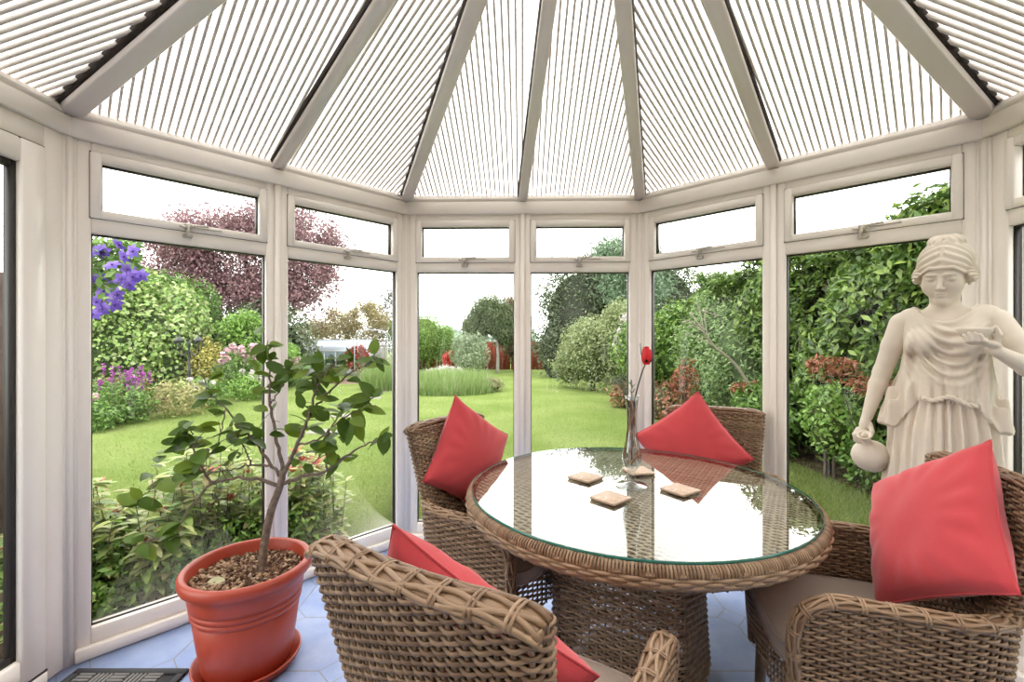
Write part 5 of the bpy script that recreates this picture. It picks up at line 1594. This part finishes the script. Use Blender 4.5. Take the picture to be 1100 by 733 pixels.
clump('leafy_perennial', 'blue green low plant outside at the foot of the glass beside the pot', 'plant', -1.62, 2.42, 0.17, 0.22, 700, 0.05, island('blue_green_leaves', [gcol(70, 115, 85), gcol(95, 140, 105), gcol(120, 150, 110)], 0.4, 0.2))

for k, (t, s_, lab) in enumerate(((0.18, 0.12, 'leafy ground plant outside the left window nearest the door'), (0.38, 0.18, 'leafy ground plant under the photinia, left of the pot rim'), (0.58, 0.14, 'leafy ground plant under the photinia just behind the pot'), (0.80, 0.2, 'leafy ground plant outside behind the pot at the mullion'))):
    b_ = np.array([-2.15, 1.96]) * (1 - t) + np.array([-1.12, 3.05]) * t + np.array([-0.71, 0.70]) * s_
    clump('leafy_perennial', lab, 'plant', b_[0], b_[1], 0.20, 0.34, 1300, 0.05, LF_LIME if k % 2 else LF_LAUREL)
mb = MB()
for i in range(16): box(mb, -1.86 - (i + 1) * 0.145, -1.86 - i * 0.145 - 0.006, -1.4, 1.55, G - 0.02, G + 0.05, 0.004)
structure(mb.build('deck', simple('dark_decking', (0.045, 0.034, 0.04, 1), 0.7, noise=0.3, nscale=8)))
LFENCE = simple('brown_fence', (0.10, 0.062, 0.045, 1), 0.85, noise=0.3, nscale=6)
for k, (y0, y1, lab) in enumerate(((1.3, 3.0, 'brown fence panel seen through the door glass at the left edge'),)):
    fr = empty('fence_panel', (-3.45, (y0 + y1) / 2, G)); tag(fr, lab, 'fence')
    w = y1 - y0; mb = MB()
    for i in range(12): box(mb, -0.012, 0.012, -w / 2 + i * w / 12, -w / 2 + (i + 1) * w / 12 - 0.004, 0, 1.75)
    mb.build('board_panel', LFENCE, fr)
    mb = MB(); box(mb, -0.05, 0.05, w / 2, w / 2 + 0.09, 0, 1.85, 0.01); mb.build('post', LFENCE, fr)
    mb = MB(); box(mb, -0.02, 0.06, -w / 2, w / 2, 1.75, 1.79, 0.005); mb.build('top_rail', LFENCE, fr)
# clematis near the glass
cl = empty('clematis', (-2.45, 2.65, G)); tag(cl, 'climbing clematis with violet star flowers hanging outside the top left window', 'climbing plant')
mb = MB(); sm = MB(); off = np.array([-2.45, 2.65, G])
root_p = np.array([-3.1, 2.9, G])
tips = []
for k in range(16):
    px = 92 + abs(rng.normal(0, 26)); py = 268 + rng.uniform(-14, 62)
    e_ = W(px, py, 2.65 + rng.normal(0, 0.08)); tips.append(e_)
    Q = smoothpath([root_p - off, root_p + (0.05 * rng.normal(), 0.05 * rng.normal(), 1.2) - off, root_p + (0.2, -0.1, 1.95) + rng.normal(0, 0.05, 3) - off, e_ - off], 24)
    tube(sm, Q, np.linspace(0.008, 0.002, len(Q)), 5)
    if k < 16:
        leaves(mb, Q[-9:].repeat(5, 0) + rng.normal(0, 0.045, (45, 3)), np.tile([0.3, -1, 0.4], (45, 1)), 0.055, 0.55)
for k in range(520):
    px = rng.uniform(60, 150); py = 262 + rng.uniform(-10, 75) * (1 - (px - 60) / 150)
    leaves(mb, (W(px, py, 2.85 + rng.normal(0, 0.08)) - off)[None], np.array([[0.2, -1, 0.5]]), 0.06, 0.55)
mb.build('foliage', LF_MID, cl)['kind'] = 'stuff'; sm.build('stems', WOOD, cl)['kind'] = 'stuff'
fl = [(112, 270), (125, 266), (134, 275), (121, 285), (139, 289), (108, 296), (120, 306), (128, 318), (113, 314), (138, 306), (146, 299), (152, 296), (104, 326), (112, 333), (99, 337), (131, 300), (103, 268), (97, 300), (123, 328), (143, 270), (75, 290), (60, 320), (85, 260)]
for px, py in fl:
    c = W(px + rng.normal(0, 1.5), py + rng.normal(0, 1.5), 2.6 + rng.normal(0, 0.05)) - off
    nn = np.array([rng.normal(0.2, 0.35), -1, rng.normal(0.1, 0.4)]); nn /= np.linalg.norm(nn)
    a = np.cross(nn, (0, 0, 1.0)); a /= np.linalg.norm(a); b = np.cross(nn, a); fm = MB()
    for k in range(6):
        t = k * pi / 3 + 0.3; d = a * cos(t) + b * sin(t); leaf_blade(fm, c, d + nn * 0.2, nn, 0.046, 0.030, 0.25, 0.12)
    tube(fm, [c, c + nn * 0.012], [0.007, 0.003], 6)
    fm.build('flower', LF_CLEM, cl, smooth=True)

# through the second window: cream shrub, greenhouse, arch, path
bush('flowering_shrub_tree', 'cream flowering small tree behind the low greenhouse', 'tree', [((-8.3, 21.5, 1.6), (1.3, 1.1, 1.3)), ((-7.0, 21.5, 1.9), (1.2, 1.1, 1.3)), ((-9.6, 21.8, 1.4), (1.0, 1.0, 1.0))], 16000, 0.105, LF_CREAM, None, shell=0.7, rough=0.2, trunk=[([(-7.6, 21.5, G), (-7.7, 21.5, 1.0), (-7.9, 21.5, 2.0)], 0.09, 0.03)])
bush('grey_tree', 'grey twiggy tree behind the garden arch', 'tree', [((-6.4, 25.0, 2.0), (1.6, 1.2, 2.3)), ((-7.6, 25.0, 1.2), (1.2, 1.0, 1.3))], 8000, 0.13, LF_GREY, None, shell=0.9, rough=0.25, trunk=[([(-6.5, 25, G), (-6.5, 25, 1.5), (-6.3, 25, 3.6)], 0.1, 0.02)])
gh = empty('greenhouse', (-7.25, 18.3, G)); tag(gh, 'low grey greenhouse with a sloping glass roof at the far left of the lawn', 'greenhouse')
GHF = simple('grey_aluminium', (0.42, 0.44, 0.46, 1), 0.4); GHG = simple('whitewashed_panes', (0.34, 0.38, 0.42, 1), 0.25)
mb = MB()
for x in np.linspace(-1.7, 1.45, 8):
    box(mb, x - 0.025, x + 0.025, -0.03, 0.03, 0, 0.98); tube(mb, [(x, 0, 0.98), (x, 0.9, 1.42)], 0.022, 5)
box(mb, -1.75, 1.5, -0.035, 0.035, 0.95, 1.01); box(mb, -1.75, 1.5, 0.87, 0.93, 1.39, 1.45); box(mb, -1.75, 1.5, -0.035, 0.035, 0, 0.25)
mb.build('frame', GHF, gh)
mb = MB(); box(mb, -1.7, 1.45, -0.008, 0.008, 0.25, 0.96); mb.build('wall_glazing', pane_mat('greenhouse_glass', (0.72, 0.80, 0.78, 1), 1.5, 2.0), gh)
mb = MB(); a = atan2(0.44, 0.9); box(mb, -1.74, 1.49, 0, 1.0, -0.006, 0.006, 0, Matrix.Translation((0, 0, 1.0)) @ Matrix.Rotation(a, 4, 'X')); mb.build('roof_glazing', GHG, gh)
mb = MB(); box(mb, -1.7, 1.45, 1.75, 1.8, 0, 0.98); mb.build('rear_wall', GHG, gh)
clump('greenhouse_plant', 'leafy green plants standing inside the low greenhouse', 'plant', -7.4, 18.95, 0.62, 0.8, 1200, 0.12, LF_MID)
bush('red_flowering_shrub', 'shrub with red flowers between greenhouse and arch', 'shrub', [((-5.95, 17.3, 0.55), (0.5, 0.4, 0.55))], 1600, 0.11, LF_RED, (0.08, 0.06, 0.03, 1))
STN = simple('paving_stone', (0.20, 0.19, 0.15, 1), 0.9, noise=0.2, nscale=10)
mb = MB(); prism(mb, [(-5.9, 14.6), (-4.75, 14.6), (-4.9, 21), (-6.4, 21)], G - 0.02, G + 0.012)
structure(mb.build('path', simple('brown_gravel', (0.20, 0.135, 0.10, 1), 1.0, noise=0.3, nscale=30)))
ar = empty('garden_arch', (-5.25, 17.0, G)); tag(ar, 'thin metal garden arch over the path beyond the lawn', 'arch')
for x in (-0.62, 0.62):
    mb = MB()
    for y in (-0.18, 0.18): tube(mb, [(x, y, 0), (x, y, 1.55)], 0.014, 6)
    for z in np.arange(0.2, 1.5, 0.22): tube(mb, [(x, -0.18, z), (x, 0.18, z)], 0.009, 5)
    mb.build('side_trellis', GHF, ar)
mb = MB()
for y in (-0.18, 0.18): tube(mb, smoothpath([(-0.62, y, 1.55), (-0.45, y, 1.74), (0, y, 1.82), (0.45, y, 1.74), (0.62, y, 1.55)], 24), 0.014, 6)
mb.build('hoop', GHF, ar)
bq = empty('garden_bench', (-5.55, 18.8, G)); tag(bq, 'white painted garden chair seen through the arch', 'chair')
mb = MB(); WH = simple('white_paint', (0.30, 0.29, 0.28, 1), 0.6)
for k in range(5): box(mb, -0.28 + k * 0.115, -0.19 + k * 0.115, 0.22, 0.25, 0.42, 1.25, 0.01)
box(mb, -0.3, 0.3, 0.215, 0.255, 1.15, 1.25, 0.01); mb.build('backrest', WH, bq)
mb = MB(); box(mb, -0.3, 0.3, -0.25, 0.26, 0.40, 0.45, 0.01); mb.build('seat', WH, bq)
for x in (-0.27, 0.27):
    for y in (-0.22, 0.22): mb = MB(); box(mb, x - 0.025, x + 0.025, y - 0.025, y + 0.025, 0, 0.41); mb.build('leg', WH, bq)
stone_lab = ['first', 'second', 'third', 'fourth', 'fifth', 'sixth', 'seventh']
for k, (px, py) in enumerate(((352, 464), (371, 447), (386, 436), (396, 428), (403, 421), (408, 415), (411, 410))):
    g_ = gpt(px, py); mb = MB(); box(mb, -0.30, 0.30, -0.17, 0.17, -0.01, 0.012, 0.008)
    o = mb.build('stepping_stone', STN); o.location = (g_[0], g_[1], G); o.rotation_euler = (0, 0, rng.normal(0, 0.12))
    tag(o, '%s stepping stone in the lawn counted from the house towards the arch' % stone_lab[k], 'stepping stone', 'stepping stones across the lawn')

# straight ahead
bush('willow_shrub', 'light green billowing willow left of the red bush', 'tree', [((-4.0, 20.5, 1.35), (1.05, 0.9, 1.35)), ((-3.1, 20.8, 1.0), (0.75, 0.8, 1.0)), ((-4.9, 20.8, 1.3), (0.9, 0.8, 1.5))], 17000, 0.10, LF_LIME, (0.09, 0.13, 0.04, 1), asp=0.35, droop=0.5)
bush('acer_bush', 'small scarlet leaved bush beyond the tall grass', 'shrub', [((-2.55, 19.0, 0.45), (0.42, 0.4, 0.40))], 1600, 0.11, LF_SCARLET, (0.22, 0.03, 0.02, 1))
bush('white_flowering_shrub', 'white feathery flowering shrub behind the tall grass', 'shrub', [((-2.2, 15.2, 0.12), (0.75, 0.5, 0.35))], 2200, 0.09, LF_WHITE, (0.15, 0.18, 0.1, 1), asp=0.35)
bush('silver_shrub', 'silvery green shrub left of the weeping birch', 'shrub', [((-1.45, 16.6, 0.60), (0.62, 0.6, 0.95)), ((-2.0, 18.2, 0.7), (0.55, 0.6, 0.9))], 4500, 0.11, LF_SILVER, (0.12, 0.15, 0.08, 1), asp=0.4)
bush('weeping_birch', 'weeping birch with hanging grey green branches and white trunk', 'tree', [((-0.95, 19.6, 2.3), (0.95, 0.8, 1.1)), ((-1.6, 19.6, 1.6), (0.65, 0.7, 1.0)), ((-0.4, 19.6, 1.7), (0.6, 0.7, 0.9))], 15000, 0.115, island('birch_leaves', [gcol(110, 130, 85), gcol(140, 155, 110), gcol(90, 112, 68), gcol(160, 172, 130)], 0.5, 0.3), (0.06, 0.075, 0.04, 1), asp=0.3, droop=1.5, trunk=[([(-0.62, 19.4, G), (-0.62, 19.4, 1.0), (-0.75, 19.5, 2.2)], 0.075, 0.04)])
for ch in [o for o in bpy.data.objects if o.name.startswith('trunk') and o.parent and o.parent.name.startswith('weeping')]:
    ch.data.materials[0] = simple('white_birch_bark', (0.30, 0.28, 0.26, 1), 0.8, noise=0.15, nscale=8)
bush('rowan_tree', 'russet tinged tree right of the weeping birch', 'tree', [((0.1, 20.5, 1.9), (0.8, 0.7, 1.5)), ((0.3, 20.5, 0.9), (0.7, 0.7, 0.8))], 6000, 0.14, island('russet_leaves', [gcol(120, 115, 85), gcol(150, 120, 95), gcol(100, 110, 75), gcol(165, 130, 105)], 0.5, 0.3), (0.06, 0.055, 0.035, 1))
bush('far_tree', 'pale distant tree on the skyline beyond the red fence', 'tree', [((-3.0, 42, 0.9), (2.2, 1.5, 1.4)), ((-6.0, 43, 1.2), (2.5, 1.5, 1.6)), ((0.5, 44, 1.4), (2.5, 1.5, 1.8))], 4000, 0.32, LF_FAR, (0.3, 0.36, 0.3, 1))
# tall grass bed
def tuft(name, label, c, rx, ry, h, n):
    root = empty(name, (c[0], c[1], G)); tag(root, label, 'plant')
    mb = MB(); a = rng.uniform(0, 2 * pi, n); q = np.sqrt(rng.uniform(0, 1, n))
    P = np.stack([rx * q * np.cos(a), ry * q * np.sin(a), np.zeros(n)], -1); hh = h * np.sqrt(np.clip(1 - 0.75 * q ** 2, 0.05, 1))
    for lo in np.linspace(0.2, 1, 5):
        m_ = (hh / h > lo - 0.2) & (hh / h <= lo)
        if m_.any(): blades(mb, P[m_], h * lo, 0.022, 0.4)
    mb.build('blades', TUFT, root)['kind'] = 'stuff'
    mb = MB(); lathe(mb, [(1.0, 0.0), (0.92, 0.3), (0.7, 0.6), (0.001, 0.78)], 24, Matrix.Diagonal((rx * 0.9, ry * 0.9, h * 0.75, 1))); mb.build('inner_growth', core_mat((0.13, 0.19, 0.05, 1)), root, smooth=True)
tuft('ornamental_grass', 'wide bed of tall fresh green grass in the middle of the lawn', (-1.75, 12.6), 1.35, 1.3, 0.55, 12000)
tuft('ornamental_grass', 'tall green grass clump by the path, left of the wide grass bed', (-3.75, 13.2), 0.55, 0.9, 0.75, 4500)
bush('edging_plant', 'pinkish edging plant at the right end of the tall grass bed', 'plant', [((-0.62, 12.4, 0.05), (0.38, 0.35, 0.22))], 1100, 0.08, island('pinkish_leaves', [gcol(190, 170, 140), gcol(160, 180, 110), gcol(205, 180, 160)], 0.6, 0.3), (0.12, 0.13, 0.07, 1))
# red fence
m = simple('red_brown_fence', (0.24, 0.045, 0.022, 1), 0.8, noise=0.25, nscale=5)
def red_fence(x0, x1, y, lab):
    fr = empty('fence_panel', ((x0 + x1) / 2, y, G)); tag(fr, lab, 'fence', 'red fence panels at the end of the garden')
    mb = MB(); w = x1 - x0; k = max(2, int(w / 0.16))
    for i in range(k): box(mb, -w / 2 + i * w / k, -w / 2 + (i + 1) * w / k + 0.02, -0.012 if i % 2 else 0.006, 0.006 if i % 2 else 0.024, 0, 1.35)
    for z in (0.2, 0.7, 1.2): box(mb, -w / 2, w / 2, 0.02, 0.05, z, z + 0.06)
    mb.build('board_panel', m, fr)
    mb = MB(); box(mb, -w / 2 - 0.05, -w / 2 + 0.05, -0.05, 0.05, 0, 1.45, 0.01); mb.build('post', m, fr)
labs = ['red brown fence panel behind the light green willow', 'red brown fence panel behind the scarlet bush', 'red brown fence panel behind the weeping birch', 'red brown fence panel right of the white birch trunk']
for k, (a, b) in enumerate(((-5.4, -3.7), (-3.6, -1.9), (-1.8, -0.1), (0.0, 1.7))): red_fence(a, b, 22.0, labs[k])

# right of centre: dark tree, shrubs, hedge
bush('yew_tree', 'big dark olive green tree behind the right hand shrubs', 'tree', [((2.6, 17.5, 2.2), (1.7, 1.4, 2.4)), ((4.2, 17.5, 3.3), (1.9, 1.6, 2.1)), ((1.7, 17.2, 0.9), (0.85, 0.9, 1.6)), ((5.8, 18, 2.5), (2.0, 1.6, 2.4))], 38000, 0.12, LF_DARK, (0.045, 0.052, 0.036, 1), rough=0.2, shell=0.5,
     trunk=[([(3.2, 17.5, G), (3.2, 17.5, 1.5), (3.4, 17.5, 3.4)], 0.18, 0.06)])
bush('conifer_tree', 'feathery blue green conifer top rising above the dark tree', 'tree', [((3.6, 15.2, 3.7), (1.0, 0.9, 1.3)), ((4.3, 15.2, 2.8), (1.3, 1.0, 1.2))], 7000, 0.16, island('blue_conifer', [gcol(120, 150, 115), gcol(150, 175, 140), gcol(95, 128, 92)], 0.5, 0.25), None, shell=0.8, rough=0.3, asp=0.25, trunk=[([(3.9, 15.2, G), (3.9, 15.2, 2.0), (3.8, 15.2, 4.4)], 0.12, 0.02)])
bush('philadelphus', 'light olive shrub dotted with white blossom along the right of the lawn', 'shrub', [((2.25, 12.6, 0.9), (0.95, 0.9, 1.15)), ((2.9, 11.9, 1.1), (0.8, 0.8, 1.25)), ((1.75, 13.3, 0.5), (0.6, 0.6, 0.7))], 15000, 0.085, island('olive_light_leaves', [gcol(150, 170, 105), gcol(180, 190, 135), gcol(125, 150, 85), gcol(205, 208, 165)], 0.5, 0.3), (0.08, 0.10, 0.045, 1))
bush('white_blossom_branch', 'spray of white blossom at the left edge of the bright round shrub', 'shrub', [((2.5, 10.2, 1.15), (0.22, 0.2, 0.55)), ((2.75, 10.0, 1.75), (0.35, 0.25, 0.18))], 900, 0.09, LF_WHITE, None, shell=0.8)
bush('round_laurel', 'bright fresh green rounded shrub where the hedge meets the lawn', 'shrub', [((2.95, 9.6, 0.95), (0.75, 0.8, 0.95)), ((3.35, 9.0, 1.15), (0.75, 0.8, 0.95))], 13000, 0.09, LF_LAUREL, (0.05, 0.09, 0.025, 1))
bush('trailing_shrub', 'blue green feathery shrub between the bright round shrub and the hedge', 'shrub', [((3.35, 7.6, 1.0), (0.55, 0.8, 1.05)), ((3.45, 6.8, 0.8), (0.55, 0.7, 1.2))], 15000, 0.08, island('bluegreen_feather', [gcol(130, 165, 92), gcol(162, 190, 125), gcol(105, 142, 72), gcol(188, 206, 152)], 0.5, 0.3), (0.06, 0.085, 0.04, 1), asp=0.35)
bush('rusty_shrub', 'low rusty red leaved shrub at the lawn edge right of centre', 'shrub', [((2.62, 9.4, 0.05), (0.55, 0.6, 0.45)), ((2.75, 8.2, 0.1), (0.45, 0.6, 0.5))], 4000, 0.085, island('rusty_mixed', [gcol(165, 115, 90), gcol(190, 120, 95), gcol(125, 140, 75), gcol(145, 125, 85)], 0.5, 0.25), (0.07, 0.06, 0.035, 1))

# the tall ivy-clad hedge and its fence
FENCE = simple('weathered_fence', (0.055, 0.042, 0.033, 1), 0.9, noise=0.35, nscale=8)
for k, (y0, y1, lab) in enumerate(((1.2, 3.0, 'dark weathered fence panel behind the hedge nearest the statue'), (3.1, 4.9, 'dark weathered fence panel behind the hedge right of the rose'), (5.0, 6.8, 'dark weathered fence panel behind the hedge and the bare branch'), (6.9, 8.7, 'dark weathered fence panel at the far end of the hedge'))):
    fr = empty('fence_panel', (3.86, (y0 + y1) / 2, G)); tag(fr, lab, 'fence', 'dark fence panels behind the hedge')
    w = y1 - y0; mb = MB(); n_ = int(w / 0.13)
    for i in range(n_): box(mb, -0.01 if i % 2 else 0.005, 0.01 if i % 2 else 0.025, -w / 2 + i * w / n_, -w / 2 + (i + 1) * w / n_ - 0.003, 0, 2.35)
    mb.build('board_panel', FENCE, fr)
    mb = MB(); box(mb, -0.05, 0.05, w / 2, w / 2 + 0.1, 0, 2.4, 0.01); mb.build('post', FENCE, fr)
hd = empty('hedge', (3.55, 3.8, G)); tag(hd, 'tall leafy green hedge along the right side outside the windows', 'hedge')
mb = MB(); off = np.array([3.55, 3.8, G])
n = 52000
yy = 0.4 + 8.2 * rng.uniform(0, 1, n) ** 1.1
hz = 2.52 + 0.10 * np.sin(yy * 2.3) + 0.06 * np.sin(yy * 7)
zz = rng.uniform(0, 1, n) ** 0.8 * hz
bul = 0.16 * np.sin(yy * 3.1 + zz * 2.2) + 0.10 * np.sin(yy * 6.7 - zz * 4.1)
xx = 3.42 + bul + 0.22 * rng.uniform(0, 1, n) ** 1.5 + 0.25 * np.clip((zz / hz - 0.75) / 0.25, 0, 1) ** 2
gap = (np.sin(yy * 4.3 + 1.0) * np.sin(zz * 2.9 + yy) + 0.4 * np.sin(yy * 11 + zz * 7) > 0.42) & (zz < 2.1) & (rng.uniform(0, 1, n) < 0.85)
P = np.stack([xx, yy, zz + G], -1)[~gap]
leaves(mb, P - off, np.tile([-0.8, -0.3, 0.55], (len(P), 1)), 0.118, 0.36, 0.6, droop=1.0)
n = 11000; yy = rng.uniform(0.4, 8.6, n); P = np.stack([rng.uniform(3.4, 4.1, n), yy, G + 2.46 + 0.12 * np.sin(yy * 2.3) + 0.06 * np.sin(yy * 7) + rng.normal(0, 0.06, n)], -1)
leaves(mb, P - off, np.tile([-0.2, -0.1, 1.0], (n, 1)), 0.095, 0.42, 0.6)
mb.build('foliage', LF_HEDGE, hd)['kind'] = 'stuff'
sm = MB()
for k in range(34):
    y = rng.uniform(0.6, 6.8); Q = smoothpath([np.array([3.75, y, G]) - off, np.array([3.72 + rng.normal(0, 0.05), y + rng.normal(0, 0.15), 0.9]) - off, np.array([3.7, y + rng.normal(0, 0.3), 2.2]) - off], 10); tube(sm, Q, np.linspace(0.018, 0.006, len(Q)), 6)
sm.build('stems', WOOD, hd, smooth=True)['kind'] = 'stuff'
# bare branch leaning in the hedge
br = empty('bare_branch', (2.75, 5.0, G)); tag(br, 'pale bare forked branch leaning in front of the hedge', 'branch')
mb = MB(); off = np.array([2.75, 5.0, G])
PB = lambda px, py, Y: W(px, py, Y) - off
tube(mb, smoothpath([PB(812, 425, 5.6), PB(790, 392, 5.6), PB(766, 371, 5.55), PB(753, 352, 5.5), PB(741, 336, 5.5)], 24), np.linspace(0.020, 0.008, 25)[:len(smoothpath([PB(812, 425, 5.6), PB(790, 392, 5.6), PB(766, 371, 5.55), PB(753, 352, 5.5), PB(741, 336, 5.5)], 24))], 7)
for pts in ([(756, 355), (752, 335), (748, 325)], [(766, 371), (748, 362), (737, 358)], [(760, 362), (757, 340), (760, 330)], [(753, 352), (740, 345), (733, 347)], [(775, 340), (760, 336), (754, 334)], [(757, 358), (745, 350), (738, 352)]):
    tube(mb, smoothpath([PB(a, b, 5.5) for a, b in pts], 10), 0.007, 6)
mb.build('branch_wood', simple('pale_dead_wood', (0.24, 0.21, 0.16, 1), 0.9, noise=0.2, nscale=20), br, smooth=True)
# plants at the foot of the hedge
bush('nandina', 'red brown leaved shrub before the hedge beside the statue', 'shrub', [((2.95, 4.15, 1.0), (0.20, 0.22, 0.14)), ((3.05, 3.85, 0.88), (0.18, 0.18, 0.10))], 800, 0.065, LF_RUST, None, asp=0.3, shell=0.8, trunk=[([(3.2, 4.05, G), (3.1, 4.1, 0.5), (2.96, 4.12, 1.0)], 0.006, 0.003)])
bush('nandina', 'red leaved shrub before the hedge just right of the rose', 'shrub', [((2.3, 6.0, 0.62), (0.18, 0.2, 0.45))], 700, 0.07, LF_RUST, None, asp=0.35, shell=0.8)
bush('nandina', 'small red leaved plant beneath the bare branch', 'shrub', [((2.95, 5.6, 0.66), (0.22, 0.2, 0.12))], 500, 0.07, LF_RUST, None, asp=0.35, shell=0.8)
bush('pieris', 'dense green shrub low before the hedge behind the far chair', 'shrub', [((3.05, 5.4, 0.35), (0.36, 0.50, 0.50))], 3200, 0.075, LF_MID, (0.035, 0.05, 0.02, 1))
bush('ground_cover', 'green ground cover at the hedge foot beside the jug of the statue', 'plant', [((3.35, 3.9, 0.12), (0.30, 0.7, 0.34)), ((3.35, 2.8, 0.2), (0.30, 0.55, 0.42))], 5500, 0.06, LF_MID, (0.05, 0.06, 0.025, 1))
bush('ground_cover', 'yellow green young shrub before the hedge under the red brown shrub', 'plant', [((3.2, 4.55, 0.45), (0.22, 0.3, 0.38))], 1600, 0.06, LF_LIME, (0.06, 0.08, 0.03, 1))
mb = MB(); n = 30000
P = np.stack([rng.uniform(2.1, 3.35, n), rng.uniform(2.2, 6.0, n), np.full(n, G)], -1)
blades(mb, P, 0.045, 0.007, 0.6); tag(mb.build('long_grass', GRASSM), 'longer rough grass along the foot of the hedge on the right', 'grass', kind='stuff')
